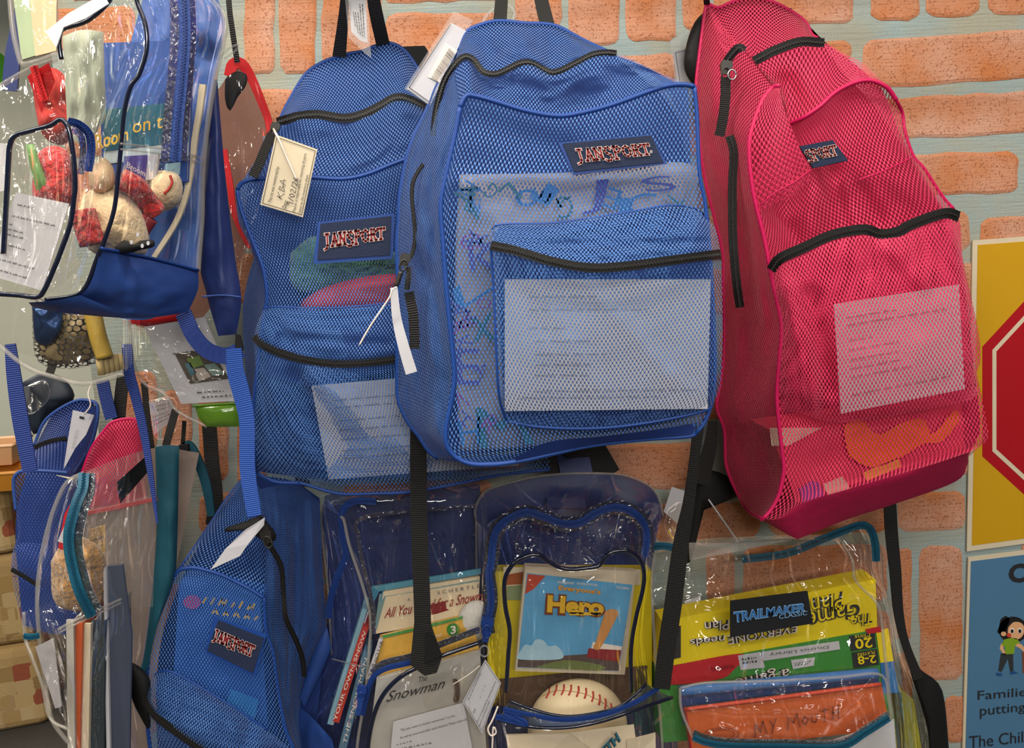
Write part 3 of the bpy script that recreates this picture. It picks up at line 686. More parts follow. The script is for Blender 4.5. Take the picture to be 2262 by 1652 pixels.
# pocket
pft = [(1088, 512, kf), (1093, 500, kf + .01), (1123, 495, kf + .012), (1218, 493, kf + .012), (1300, 482, kf + .012), (1408, 465, kf + .012), (1477, 454, kf + .01), (1531, 460, kf), (1566, 482, kf - .01)]
pz = [(1084, 542, .505), (1136, 553, .535), (1218, 577, .555), (1300, 591, .56), (1381, 588, .56), (1490, 574, .55), (1560, 565, .53), (1592, 561, .495)]
ppb = [(1118, 930, kf + .004), (1200, 944, .47), (1320, 946, .47), (1430, 934, .47), (1540, 912, .47), (1572, 900, kf)]
pocket = panel(K, 'pocket', pz, ppb, [(1090, 620, .50), (1096, 760, .50), (1102, 870, .49)], [(1596, 650, .49), (1596, 760, .49), (1592, 850, .48)], BLUEN, 48, 40, .006, .006, (3, 3), ((1180, 620, 1340, 900, .006, 26), (1310, 640, 1480, 830, .006, 20), (1480, 830, 1560, 900, .005, 18)), 8.1)
panel(K, 'pocket_flap', pft, pz, (), [(1582, 510, .46)], BLUEN, 56, 22, .016, .012, (6, 2), ((1120, 510, 1180, 560, -.016, 18), (1330, 560, 1560, 545, .010, 10), (1200, 540, 1560, 535, -.012, 8)), 9.4)
tube(K, 'pocket_seam', pft, .0014, BLUEP, 60, 6)
panel(K, 'pocket_shade', [(p[0], p[1] + 4, kf + .002) for p in pft], [(p[0], p[1] - 4, kf + .002) for p in ppb], (), [(1570, 560, kf + .002), (1576, 700, kf + .002)], BLUEC, 20, 20, .010)  # dark sheet added as the shade seen through the pocket net
panel(K, 'base_band', [(1136, 1012, kf + .006), (1212, 976, kf + .012), (1327, 964, kf + .014), (1440, 950, kf + .012), (1540, 934, kf + .002)], [(1140, 1018, kf + .004), (1272, 990, kf + .004), (1354, 977, kf + .004), (1436, 969, kf + .004), (1530, 961, kf + .002)], (), (), BLUEC, 30, 8)
panel(K, 'pocket_side', [(1084, 542, .50), (1100, 540, kf)], [(1118, 930, kf + .004), (1120, 932, kf)], [(1090, 620, .50), (1096, 760, .50), (1102, 870, .49)], [(1106, 620, kf), (1112, 760, kf)], BLUEN, 6, 30)
tube(K, 'piping', ppb, .0018, BLUEP, 50); tube(K, 'piping', [pz[0], (1090, 620, .50), (1096, 760, .50), (1102, 870, .49), ppb[0]], .0016, BLUEP, 50)
zipper(K, pz, 21, lift=.004)
logo(K, [(1234, 316), (1436, 297), (1474, 362), (1268, 387)], [(1243, 317), (1438, 299), (1466, 358), (1269, 379)], [(1268, 331), (1434, 318), (1441, 340), (1276, 357)], .485)
text(K, 'registered_mark', '\u00ae', [(1435, 332), (1441, 331), (1442, 338), (1436, 339)], .4865, LWHITE)
ribbon(K, 'handle_loop', [(1112, -200, .21), (1112, -60, .24), (1108, 0, .26), (1104, 52, .29)], [27, 27, 28, 30], BLACKW)
ribbon(K, 'handle_loop', [(1186, -205, .21), (1186, -60, .24), (1196, 0, .26), (1210, 58, .29)], [27, 27, 30, 32], BLACKW)
pillow(K, 'strap_pad', [(1018, 68), (1055, 60), (1075, 75), (1050, 110), (1016, 118)], .285, .008, BLACK, 24)
ribbon(K, 'webbing_strap', [(925, 930, .29), (924, 1000, .27), (925, 1100, .25), (928, 1220, .245), (932, 1320, .245), (934, 1392, .245)], 37, BLACKW)
slab(K, 'strap_end_loop', D([(915, 1375), (950, 1375), (977, 1450), (965, 1486), (938, 1493), (906, 1468)], .248), .004, BLACKW)
slab(K, 'strap_end_fold', D([(940, 1400), (952, 1400), (976, 1448), (938, 1464)], .252), .002, BLACK)
ribbon(K, 'webbing_strap', [(1545, 925, .30), (1535, 1010, .29), (1522, 1110, .28), (1505, 1200, .27), (1488, 1330, .265), (1472, 1440, .262), (1462, 1522, .26)], [26, 22, 26, 34, 38, 38, 36], BLACKW)

s = slab(None, 'paper_sheet', [(1115, 617, .496), (1570, 617, .496), (1563, 903, .476), (1115, 908, .476)], .0004, WHITE)
tag(s, 'white printed sheet in the front pocket of the large blue net backpack', 'paper')
strokes(s, 'print', scribble([(.12, .45, .86, .02), (.12, .7, .76, .02), (.12, .3, .62, .02), (.15, .42, .52, .02), (.15, .5, .42, .02), (.15, .42, .34, .02), (.15, .42, .26, .02), (.15, .95, .14, .02), (.07, .8, .09, .02)], 3, step=.006), [(1115, 617, .4975), (1570, 617, .4975), (1563, 903, .4775), (1115, 908, .4775)], .48, mat('faint_ink', '#8e8e94', .7, .05, 40, 0), .0035, .0004)
pch = thing('alphabet_pouch', 'frosted pouch printed with coloured letters inside the large blue net backpack', 'pouch', (1260, 980), .40)
pillow(pch, 'bag', [(1015, 385), (1270, 380), (1520, 360), (1545, 450), (1550, 900), (1500, 950), (1060, 1000), (1015, 960), (1005, 600)], .415, .022, mat('frosted_plastic', '#8d8b98', .35, .12, 14, .3), 60, 6, .006, 2.0)
for ch, q, m in (('Y', [(1000, 425), (1045, 412), (1082, 470), (1030, 497)], TEALP), ('o', [(1135, 420), (1190, 415), (1190, 455), (1140, 458)], BLUEPR), ('J', [(1280, 400), (1345, 395), (1330, 470), (1285, 475)], PURPLEP), ('C', [(1385, 430), (1450, 425), (1450, 470), (1385, 480)], BLUEPR), ('S', [(1410, 395), (1480, 385), (1500, 420), (1430, 425)], PURPLEP),
                 ('k', [(1030, 530), (1090, 500), (1095, 590), (1040, 600)], PURPLEP), ('L', [(1000, 640), (1060, 590), (1090, 640), (1010, 690)], BLUEPR), ('x', [(1035, 700), (1090, 690), (1095, 750), (1045, 755)], TEALP), ('E', [(1005, 770), (1060, 770), (1060, 850), (1010, 850)], PURPLEP), ('M', [(1050, 900), (1140, 895), (1180, 980), (1060, 990)], TEALP), ('H', [(1010, 930), (1060, 920), (1060, 980), (1020, 985)], BLUEPR)):
    text(pch, 'letter_print', ch, q, .437, m, 0, .004)
_rl = random.Random(12)
for i_ in range(26):
    lx, ly = (_rl.uniform(1015, 1085), _rl.uniform(520, 960)) if i_ % 2 else (_rl.uniform(1020, 1500), _rl.uniform(405, 460))
    a_ = _rl.uniform(0, 6.28); h_ = _rl.uniform(16, 26); w_ = h_ * .7; cs_, sn_ = math.cos(a_), math.sin(a_)
    qq = [(lx + u_ * cs_ - v_ * sn_, ly + u_ * sn_ + v_ * cs_) for u_, v_ in ((-w_, -h_), (w_, -h_), (w_, h_), (-w_, h_))]
    text(pch, 'letter_print', 'TAEVLKNRGHIO'[i_ % 12], qq, .4375, (TEALP, PURPLEP, BLUEPR, mat('print_plum', '#7a4a9a', .5, .1, 20, 0))[i_ % 4], 0, .006)

kt = thing('zipper_tag', 'narrow white card strip hanging edge-on from the side zipper of the large blue backpack', 'tag', (905, 828), .43, 'kit tags')
ribbon(kt, 'strip', [(870, 635, .425), (876, 700, .427), (890, 760, .43), (909, 824, .432)], [16, 20, 24, 26], WHITE, .0006)
ziptie('zip_tie', 'cream zip tie threaded through the side zipper pull of the large blue backpack', [(877, 634, .435), (866, 640, .437), (862, 654, .437), (845, 680, .435), (815, 725, .432), (794, 762, .43)])
bt = thing('barcode_tag', 'white laminated barcode tag tilted beside the top of the large blue backpack', 'tag', (950, 230), .33, 'kit tags')
sheet(bt, 'sleeve', [(1002, 25), (1045, 45), (955, 238), (893, 196)], .300, CLEARH)
slab(bt, 'card', D([(996, 50), (1030, 68), (950, 233), (899, 196)], .3025), .0010, WHITE)
slab(bt, 'sticker', D([(984, 95), (1010, 112), (972, 183), (945, 170)], .3035), .0004, LWHITE)
barcode(bt, [(993, 105), (952, 172), (964, 182), (1006, 118)], .3040, 34, 3)
strokes(bt, 'card_line', [[(.04, .98), (.04, .03), (.96, .03)]], [(996, 50), (1030, 68), (950, 233), (899, 196)], .3030, INKG, .012)
tl = tube(None, 'clear_tag_loop', D([(1060, 62), (1075, 35), (1100, 15), (1125, 14), (1137, 30), (1130, 48)], .262), .0024, CLEARH, 30)
tag(tl, 'clear plastic tag loop through the handle of the large blue backpack', 'loop')

# ---------------- J: blue net backpack behind to the left
J = thing('backpack', 'blue net backpack partly behind the large one, with a red and green content showing', 'backpack', (800, 1080), .15, 'net backpacks')
jb, jf = .09, .24
jtop = D([(612, 275), (620, 261), (642, 218), (677, 163), (718, 136), (767, 120), (800, 114), (827, 103), (854, 95), (881, 103), (903, 123), (930, 165), (950, 205)], jb)
jzip = [(612, 270, .17), (631, 264, .18), (663, 256, .185), (704, 253, .19), (759, 261, .19), (800, 253, .19), (840, 234, .185), (868, 218, .185), (889, 216, .185), (917, 226, .18), (945, 242, .175)]
jft = D([(524, 420), (532, 406), (549, 398), (574, 395), (620, 392), (688, 392), (759, 395), (813, 384), (868, 362), (920, 345), (1000, 330)], jf)
jfl = D([(530, 454), (549, 509), (571, 563), (584, 604), (590, 659), (584, 690), (575, 760), (568, 820), (560, 909), (560, 1004)], jf)
jfb = D([(568, 1045), (609, 1064), (663, 1067), (718, 1083), (759, 1091), (827, 1090), (908, 1086), (1017, 1067), (1100, 1050), (1215, 1036)], jf - .03)
jfr = D([(1060, 500), (1140, 700), (1200, 900)], jf - .02)
jbl = D([(585, 320), (552, 375), (528, 412), (522, 440), (525, 482), (535, 509), (552, 541), (561, 569), (554, 590), (541, 645), (536, 686), (538, 754), (544, 849), (548, 950)], jb + .03)
panel(J, 'back_panel', jtop, D([(555, 1040), (800, 1060), (1215, 1010)], jb), jbl, D([(1020, 400), (1120, 600), (1180, 850)], jb), BLUEC, 24, 30)
panel(J, 'top_panel', jtop, jzip, (), (), BLUEN, 50, 24, .014, .018, (4, 2), ((760, 150, 880, 230, -.014, 40),), 1.1)
panel(J, 'upper_front_panel', jzip, jft, [(585, 320, .19), (552, 372, .21)], (), BLUEN, 50, 24, .01, .020, (4, 2), ((640, 300, 860, 330, -.012, 30),), 2.6)
panel(J, 'front_panel', jft, jfb, jfl, jfr, BLUEN, 50, 60, .012, .016, (4, 5), ((600, 830, 720, 1010, -.010, 24), (690, 840, 830, 1020, .012, 22), (620, 1020, 760, 1075, .010, 14)), 3.3)
panel(J, 'side_panel', [(585, 320, .15), (524, 420, jf)], [(555, 1040, jb + .03), (568, 1045, jf - .03)], jbl[1:], jfl, BLUEN, 10, 44)
tube(J, 'piping', jtop, .0032, BLUEP, 70); tube(J, 'piping', jft, .0030, BLUEP, 70); tube(J, 'piping', [jft[0]] + jfl + jfb[:3], .0030, BLUEP, 90); tube(J, 'piping', jfb, .0025, BLUEP, 60)
zipper(J, jzip, 20, lift=.006)
jpz = [(561, 743, .265), (582, 762, .275), (623, 781, .285), (677, 795, .29), (745, 803, .293), (813, 800, .29), (876, 792, .285), (960, 775, .28)]
jpt = [(582, 683, jf), (609, 678, jf + .01), (691, 680, jf + .012), (772, 678, jf + .012), (876, 667, jf + .01), (965, 655, jf)]
panel(J, 'pocket_flap', jpt, jpz, [(568, 715, .26)], (), BLUEN, 44, 16, .02, .008, (5, 2), ((600, 700, 640, 760, -.010, 14), (620, 745, 860, 760, -.012, 8)), 5.4)
panel(J, 'pocket', jpz, [(572, 1030, jf - .02), (640, 1052, jf), (760, 1072, jf), (900, 1066, jf - .01), (1120, 1045, jf - .02), (1190, 1030, jf - .03)], [(566, 850, .27), (560, 950, .25)], [(1060, 880, .25)], BLUEN, 44, 34, .008, .010, (4, 3), ((650, 830, 760, 1040, -.016, 20), (700, 840, 900, 1000, .010, 22), (600, 860, 690, 1010, .010, 18)), 6.1)
zipper(J, jpz, 18, lift=.004)
tube(J, 'pocket_seam', jpt, .0014, BLUEP, 50, 6)
panel(J, 'pocket_shade', [(p[0], p[1] + 4, p[2] - .008) for p in jpt], D([(590, 830), (700, 850), (960, 800)], jf + .006), (), (), BLUEC, 16, 10, .004)  # dark sheet added for the shade behind the flap net
slider(J, 606, 284, .205, 20, 1.0, None, [(601, 296, .24), (586, 328, .25), (572, 362, .255), (558, 390, .258)], 21)
logo(J, [(702, 491), (871, 471), (868, 571), (692, 583)], [(708, 494), (864, 477), (861, 563), (701, 574)], [(714, 518), (851, 503), (851, 527), (716, 546)], .268)
ribbon(J, 'handle_loop', [(764, -190, .21), (764, -60, .16), (761, 0, .14), (756, 60, .12), (749, 125, .095)], [20, 20, 19, 24, 30], BLACKW)
ribbon(J, 'handle_loop', [(812, -190, .21), (816, -60, .16), (825, 0, .14), (835, 50, .12), (846, 98, .095)], [26, 26, 29, 30, 30], BLACKW)
slab(J, 'strap_pad', D([(878, 103), (938, 101), (947, 115), (922, 160), (905, 125)], .085), .012, BLACK)
ribbon(J, 'shoulder_strap', [(1260, 940, .03), (1295, 1000, .03), (1330, 1060, .04)], 90, BLACK, .008)

jt = thing('inventory_tag', 'cream card tag with handwriting tied to the zipper of the blue backpack behind', 'tag', (640, 470), .30, 'kit tags')
slab(jt, 'card', D([(609, 297), (701, 330), (669, 480), (575, 452)], .272), .0010, CREAM)
BORDER = [[(.04, .03), (.96, .03), (.96, .97), (.04, .97), (.04, .03)]]
strokes(jt, 'border_line', BORDER, [(609, 297), (701, 330), (669, 480), (575, 452)], .2722, INK, .008)
Q = lambda a, b, w_: [(a[0], a[1]), (b[0], b[1]), (b[0] + w_, b[1] + w_ * .30), (a[0] + w_, a[1] + w_ * .30)]
text(jt, 'lettering', 'This kit was inventoried by:', Q((592, 446), (610, 366), 9), .2730, INK)
text(jt, 'lettering', 'Date:', Q((623, 458), (627, 440), 9), .2730, INK)
text(jt, 'lettering', 'Patron is responsible for returning all parts', Q((646, 466), (671, 338), 8), .2730, INK)
text(jt, 'lettering', 'listed on the inventory sheet.', Q((658, 469), (676, 384), 8), .2730, INK)
strokes(jt, 'handwriting', [[(0, .1), (.1, .9), (.05, .4), (.3, .9)], [(.08, .5), (.3, 0)], [(.4, 0), (.45, .9), (.6, .8), (.5, .5), (.65, .3), (.42, .05)], [(.7, 0), (.85, 1), (.95, .1)], [(.6, .4), (1, .45)]], [(609, 436), (620, 393), (634, 397), (625, 441)], .2730, INK, .07)
strokes(jt, 'handwriting', [[(.08, .6), (.02, .8), (.08, .95), (.12, .7), (.1, 0)], [(.18, 0), (.26, 1)], [(.34, .1), (.31, .6), (.36, .95), (.42, .5), (.38, .05), (.34, .1)], [(.47, .8), (.53, .95), (.57, .7), (.47, .05), (.58, .05)], [(.63, 0), (.70, 1)], [(.74, .8), (.8, .95), (.83, .7), (.74, .05), (.85, .05)], [(.96, .95), (.89, .5), (.9, .1), (.97, .1), (.97, .4), (.9, .35)]], [(633, 452), (648, 390), (660, 394), (646, 456)], .2730, INK, .10)
ziptie('zip_tie', 'white zip tie through the punched hole of the handwritten cream card', [(604, 285, .225), (610, 296, .275), (618, 312, .28), (632, 345, .279), (655, 396, .277)], .0016)
ct = thing('laminated_tag', 'clear laminated tag with printed lines hanging in the black handle of the blue backpack behind', 'tag', (800, 125), .12, 'kit tags')
sheet(ct, 'sleeve', [(757, -60), (808, -60), (820, 128), (806, 118), (770, 82)], .150, CLEARH)
slab(ct, 'card', D([(764, -60), (806, -60), (812, 95), (796, 90), (776, 70)], .148), .0006, WHITE)
strokes(ct, 'print', scribble([(.05, .95, .78, .05), (.05, .95, .62, .05), (.3, .95, .46, .05), (.3, .95, .30, .05), (.3, .8, .16, .05)], 5, step=.012), [(808, 5), (811, 92), (783, 70), (770, 5)], .150, INKG, .03)
barcode(ct, [(768, 2), (768, 45), (776, 45), (776, 2)], .150, 16, 7)

s = slab(None, 'paper_sheet', [(688, 852, .262), (1120, 815, .25), (1145, 1028, .225), (726, 1059, .232)], .0004, WHITE)
tag(s, 'white printed sheet in the pocket of the blue net backpack behind', 'paper')
strokes(s, 'print', scribble([(.1, .6, .82, .02), (.1, .8, .74, .02), (.1, .7, .6, .02), (.1, .6, .5, .02), (.1, .7, .4, .02), (.1, .7, .28, .02), (.1, .5, .2, .02)], 9, step=.006), [(688, 852, .263), (1120, 815, .251), (1145, 1028, .226), (726, 1059, .233)], .25, INKG, .006, .0004)
o = pillow(None, 'red_pouch', [(669, 662), (718, 634), (800, 612), (878, 604), (960, 600), (960, 690), (800, 692), (669, 688)], .190, .03, mat('red_pouch_cloth', '#c84448', .6, .15, 30, .2), 36)
tag(o, 'red pouch showing through the net of the blue backpack behind', 'pouch')
o = pillow(None, 'green_plush', [(640, 560), (700, 520), (800, 560), (900, 560), (900, 640), (760, 645), (650, 640)], .15, .03, GREENPL, 36)
tag(o, 'green plush toy showing through the net above the red pouch', 'toy')

# ---------------- L: pink net backpack
OFF[0] = .05
Lb = thing('backpack', 'bright pink net backpack hanging on the brick wall', 'backpack', (1850, 1190), .15, 'net backpacks')
lb, lf = .06, .25
lleft = D([(1557, 28), (1545, 121), (1538, 190), (1541, 259), (1555, 380), (1579, 483), (1597, 560), (1598, 638), (1600, 759), (1593, 845), (1583, 897), (1600, 949), (1603, 1018), (1612, 1052), (1630, 1091), (1654, 1130)], lb)
ltop = D([(1562, 7), (1586, 17), (1620, 3), (1655, -4), (1693, 0), (1728, 14), (1776, 45), (1793, 76), (1806, 84)], lb)
lpipe = D([(1707, 193), (1683, 224), (1659, 293), (1655, 345), (1662, 414), (1673, 466), (1690, 535), (1704, 610), (1724, 700), (1727, 740), (1722, 790), (1717, 850), (1717, 897), (1724, 966), (1730, 1018), (1731, 1042), (1721, 1091), (1703, 1126)], lf)
lbase = D([(1684, 1147), (1721, 1144), (1776, 1110), (1879, 1079), (2052, 1028), (2137, 1000)], lf)
lft = [(1721, 191, lf + .012), (1745, 273, lf - .03), (1776, 259, lf - .01), (1811, 235, lf), (1845, 204, lf), (1886, 183, lf), (1924, 178, lf), (1959, 193, lf), (1980, 221, lf - .005)]
lright = D([(1993, 248), (2000, 293), (2018, 345), (2042, 373), (2080, 431), (2107, 462), (2121, 493), (2123, 540), (2128, 579), (2145, 655), (2163, 742), (2166, 800), (2157, 824), (2166, 862), (2176, 914), (2183, 966), (2160, 990)], lf - .02)
lzip = [(1605, 135, .15), (1618, 118, .155), (1632, 105, .16), (1645, 112, .16), (1666, 135, .17), (1690, 122, .175), (1714, 110, .175), (1769, 92, .17), (1821, 95, .16)]
panel(Lb, 'back_panel', ltop, D([(1678, 1146), (1850, 1120), (2128, 1020)], lb), lleft, D([(1880, 135), (1950, 200), (1985, 290), (2070, 440), (2112, 520), (2135, 660), (2150, 800), (2165, 950)], lb), PINKC, 24, 30)
panel(Lb, 'top_panel', ltop, lzip, [(1580, 70, .10)], (), PINKN, 44, 16, .012, .008, (4, 2), (), 1.7)
lz2 = lzip + [(1862, 117, .19), (1904, 138, .21), (1942, 173, .225), (1980, 221, lf - .005)]
panel(Lb, 'upper_front_panel', lzip[3:] + lz2[9:], [(1721, 191, lf + .012), (1737, 240, lf - .02), (1745, 273, lf - .03)] + lft[2:], [(1690, 160, .22)], (), PINKN, 44, 18, .006, .008, (4, 2), ((1740, 190, 1780, 250, -.014, 26),), 2.2)
panel(Lb, 'front_panel', lft, lbase, [(1700, 300, lf - .01)] + lpipe[4:], lright, PINKN, 60, 70, .010, .014, (4, 5), ((1800, 380, 1790, 540, .012, 22), (1840, 390, 1860, 520, -.012, 26), (1880, 420, 1900, 510, .010, 22), (1900, 420, 1950, 520, -.012, 22), (1720, 720, 1800, 900, .014, 22), (1750, 760, 1790, 850, -.014, 16), (1740, 925, 2120, 915, -.012, 14), (1960, 530, 2060, 640, .012, 30)), 4.3)
panel(Lb, 'folded_corner', [(1707, 193, lf), (1721, 192, lf + .014)], [(1676, 470, lf), (1740, 440, lf + .012), (1795, 395, lf + .008)], lpipe[1:5], [(1732, 240, lf + .022), (1752, 290, lf + .024), (1772, 340, lf + .020)], PINKN, 20, 26, .008, 0, (1, 1), (), 5.9)
panel(Lb, 'side_panel', [(1562, 7, lb), (1600, 60, .12), (1650, 120, .18), (1707, 193, lf)], [(1656, 1132, lb + .02), (1668, 1144, .15), (1684, 1147, lf)], lleft, lpipe, PINKN, 26, 60, .0, .012, (3, 8), ((1575, 60, 1570, 260, .014, 14), (1600, 330, 1650, 560, -.012, 14), (1660, 520, 1690, 700, .010, 14)), 7.7)
panel(Lb, 'base_panel', lbase, [(1684, 1148, lf - .01), (1697, 1156, lf - .02), (1757, 1189, lf - .03), (1776, 1185, lf - .04), (1875, 1146, lf - .05), (1974, 1114, lf - .05), (2112, 1063, lf - .05), (2139, 1020, lf - .04)], (), (), PINKB, 40, 12, .006, .004, (5, 1))
panel(Lb, 'right_side_panel', [(1980, 221, lf - .005), (1900, 200, .12), (1806, 84, lb)], [(2139, 1004, lf - .03), (2134, 1015, .12), (2128, 1020, lb)], lright, D([(1880, 135), (1950, 200), (1985, 290), (2070, 440), (2112, 520), (2135, 660), (2150, 800), (2165, 950)], lb), PINKN, 8, 30)
tube(Lb, 'piping', [(1562, 7, lb)] + lleft + [(1684, 1147, lf)], .0030, PINKP, 100); tube(Lb, 'piping', [(1721, 190, lf + .012)] + lpipe + [(1684, 1147, lf)], .0030, PINKP, 100)
tube(Lb, 'piping', lft[1:], .0030, PINKP, 60); tube(Lb, 'piping', ltop, .0028, PINKP, 50); tube(Lb, 'piping', [lft[-1]] + lright[:6], .0022, PINKP, 40)
tube(Lb, 'seam', [(1679, 453, lf + .012), (1712, 425, lf + .020), (1750, 405, lf + .020), (1790, 376, lf + .016)], .0010, PINKP, 20, 5)
tube(Lb, 'seam', [(1897, 397, lf + .014), (1950, 378, lf + .012), (2021, 345, lf - .005)], .0010, PINKP, 20, 5)
zipper(Lb, lzip[4:], 21, lift=.008, tw=.25); zipper(Lb, lzip[:4], 18, lift=.008, tw=.25)
zipper(Lb, [(1612, 300, .20), (1621, 338, .20), (1618, 414, .20), (1619, 518, .20), (1622, 569, .20), (1628, 630, .195), (1635, 679, .18)], 19, lift=.012, tw=.25)
lpz = [(1704, 597, .262), (1724, 571, .275), (1776, 547, .285), (1828, 523, .288), (1873, 511, .288), (1914, 507, .288), (1945, 517, .284), (1983, 512, .284), (2018, 494, .284), (2087, 471, .280), (2119, 478, .270)]
panel(Lb, 'pocket', lpz, [(1724, 911, lf), (1762, 911, .275), (1831, 931, .275), (1914, 928, .27), (2121, 890, .268), (2160, 870, .25)], [(1712, 640, .265), (1728, 720, .265), (1722, 830, .262)], [(2130, 600, .272), (2150, 700, .272)], PINKN, 48, 40, .014, .006, (4, 4), ((1730, 640, 1800, 870, .010, 20), (1790, 650, 1830, 860, -.012, 18), (1960, 530, 2040, 620, .010, 26)), 9.2)
zipper(Lb, lpz, 23, lift=.006, tw=.25)
slider(Lb, 1605, 150, .19, 10, 1.2, None, [(1604, 170, .212), (1603, 215, .214), (1598, 260, .214), (1590, 300, .214)], 21)
tube(Lb, 'ring', [(x, y, .218) for x, y in arc(1617, 165, 9, 11, 0, 360, 12)], .0012, METAL, 24, 6)
logo(Lb, [(1766, 323), (1840, 309), (1874, 355), (1796, 372)], [(1767, 324), (1839, 310), (1872, 354), (1797, 371)], [(1776, 334), (1846, 321), (1852, 341), (1786, 354)], lf + .0145, 'SPORT', LABEL)
pillow(Lb, 'strap_pad', [(1560, 22), (1535, 48), (1517, 95), (1511, 150), (1528, 184), (1542, 190), (1550, 120)], .045, .014, BLACK, 30, 5, .004)
ribbon(Lb, 'handle_loop', [(1550, -205, .21), (1556, -60, .12), (1562, 10, .065)], 13, BLACKW)
slab(Lb, 'strap_end', D([(1724, 16), (1748, 18), (1752, 26), (1738, 28)], .055), .006, BLACK)
ribbon(Lb, 'webbing_strap', [(1575, 930, .05), (1570, 980, .05), (1555, 1040, .05), (1548, 1070, .05)], [20, 28, 34, 30], BLACKW)
ribbon(Lb, 'webbing_strap', [(1966, 1110, .04), (1970, 1180, .04), (1978, 1260, .04), (1985, 1350, .04), (2000, 1420, .04), (2030, 1500, .04)], [28, 28, 26, 22, 18, 22], BLACKW)
s = slab(None, 'paper_sheet', [(1842, 672, .282), (2118, 628, .266), (2131, 859, .264), (1857, 914, .274)], .0004, WHITE)
tag(s, 'white printed sheet in the pocket of the pink backpack', 'paper')
strokes(s, 'print', scribble([(.1, .5, .85, .02), (.1, .9, .78, .02), (.1, .3, .64, .02), (.1, .5, .55, .02), (.1, .5, .46, .02), (.1, .5, .38, .02), (.1, .6, .3, .02), (.1, .9, .14, .02)], 13, step=.008), [(1842, 672, .283), (2118, 628, .267), (2131, 859, .265), (1857, 914, .275)], .28, INKG, .004, .0004)
bx = thing('game_box', 'red box with an orange print in the bottom of the pink backpack', 'box', (1900, 1090), .12)
slab(bx, 'box', [(1700, 950, .215), (2125, 890, .205), (2130, 990, .205), (1760, 1110, .215)], .08, mat('box_red', '#d83a50', .5, .1, 20, 0))
slab(bx, 'orange_print', D([(1865, 940), (1900, 925), (1940, 960), (1990, 935), (2040, 925), (2060, 960), (2110, 905), (2118, 930), (2080, 975), (2040, 980), (1990, 1010), (1930, 1032), (1880, 1010), (1868, 975)], .221), .001, ORANGEB, 50)
slab(bx, 'yellow_print', D([(1905, 1045), (1985, 1010), (1992, 1030), (1915, 1062)], .221), .001, mat('print_amber', '#f0b030', .5, .1, 20, 0))
slab(bx, 'purple_print', D([(1765, 1080), (1800, 1062), (1818, 1085), (1812, 1110), (1780, 1122)], .222), .001, mat('print_violet', '#6a3f9c', .5, .1, 20, 0), 20)
slab(bx, 'white_print', D([(1818, 1070), (1862, 1052), (1880, 1082), (1832, 1100)], .222), .001, CREAM)
slab(bx, 'white_print', D([(1700, 945), (1815, 945), (1740, 985), (1705, 985)], .222), .001, CREAM)
ht = thing('barcode_tag', 'small white tag half hidden behind the black strap pad of the pink backpack', 'tag', (1510, 180), .03, 'kit tags')
slab(ht, 'card', D([(1486, 113), (1535, 103), (1540, 190), (1497, 182)], .022), .001, WHITE)
sheet(ht, 'sleeve', [(1480, 90), (1538, 60), (1542, 200), (1492, 195)], .024, CLEARH)
strokes(ht, 'print', [[(.12, .05), (.12, .95)], [(.12, .95), (1, .95)]], [(1486, 113), (1535, 103), (1540, 190), (1497, 182)], .0232, INKG, .015)

OFF[0] = 0.0
# ---------------- M: blue net backpack bottom left
M = thing('backpack', 'blue net backpack at the bottom leaning left, with a white tag at its top zipper', 'backpack', (520, 1740), .15, 'net backpacks')
mb, mf = .05, .21
mft = D([(385, 1272), (394, 1260), (410, 1255), (438, 1255), (492, 1271), (547, 1298), (583, 1320)], mf)
mfl = D([(372, 1295), (364, 1312), (347, 1364), (331, 1424), (326, 1474), (322, 1540), (330, 1640), (345, 1720)], mf)
mfr = D([(588, 1391), (604, 1446), (615, 1528), (631, 1610), (650, 1660), (665, 1740)], mf)
mfb = D([(365, 1780), (500, 1790), (680, 1780)], mf)
mtl = [(542, 1050, .09), (498, 1105, .11), (457, 1168, .13), (408, 1240, .17), (385, 1272, mf)]
panel(M, 'back_panel', D([(545, 1050), (640, 1060), (706, 1100)], mb), D([(365, 1780), (500, 1790), (700, 1780)], mb), D([(440, 1200), (360, 1400), (345, 1600)], mb), D([(715, 1300), (720, 1400), (700, 1600)], mb), BLUEC, 14, 20)
panel(M, 'upper_front_panel', [(542, 1050, .09), (560, 1060, .10), (575, 1080, .12)], mft, mtl[1:4], [(585, 1150, .16), (588, 1230, .19)], BLUEN, 34, 34, .012, .008, (3, 4), ((520, 1180, 590, 1240, .014, 22), (450, 1200, 530, 1260, -.008, 20)), 1.4)
panel(M, 'front_panel', mft, mfb, mfl, mfr, BLUEN, 44, 50, .014, .008, (3, 4), ((588, 1400, 620, 1560, .014, 18),), 2.8)
panel(M, 'side_panel', [(575, 1080, .12), (620, 1070, .10), (655, 1065, .08), (706, 1110, mb)], [(680, 1780, mf), (690, 1780, mb)], [(585, 1150, .16), (588, 1230, .19), (583, 1320, mf)] + mfr, D([(710, 1200), (716, 1296), (722, 1380), (700, 1440), (678, 1480), (664, 1556), (668, 1640)], mb), BLUEN, 34, 56, .0, .022, (9, 4), ((600, 1230, 640, 1560, .016, 12), (660, 1120, 650, 1400, -.016, 16), (690, 1130, 700, 1400, .014, 12)), 4.4)
tube(M, 'piping', mft, .0030, BLUEP, 50); tube(M, 'piping', [mft[0]] + mfl, .0030, BLUEP, 60); tube(M, 'piping', [mft[-1]] + mfr, .0026, BLUEP, 60); tube(M, 'piping', mtl, .0022, BLUEP, 40)
zipper(M, [(570, 1120, .17), (580, 1160, .20), (593, 1200, .215), (620, 1249, .20), (626, 1309, .19), (631, 1364, .19), (653, 1413, .165), (668, 1455, .14), (672, 1495, .13)], 11, lift=.014, tw=.25)
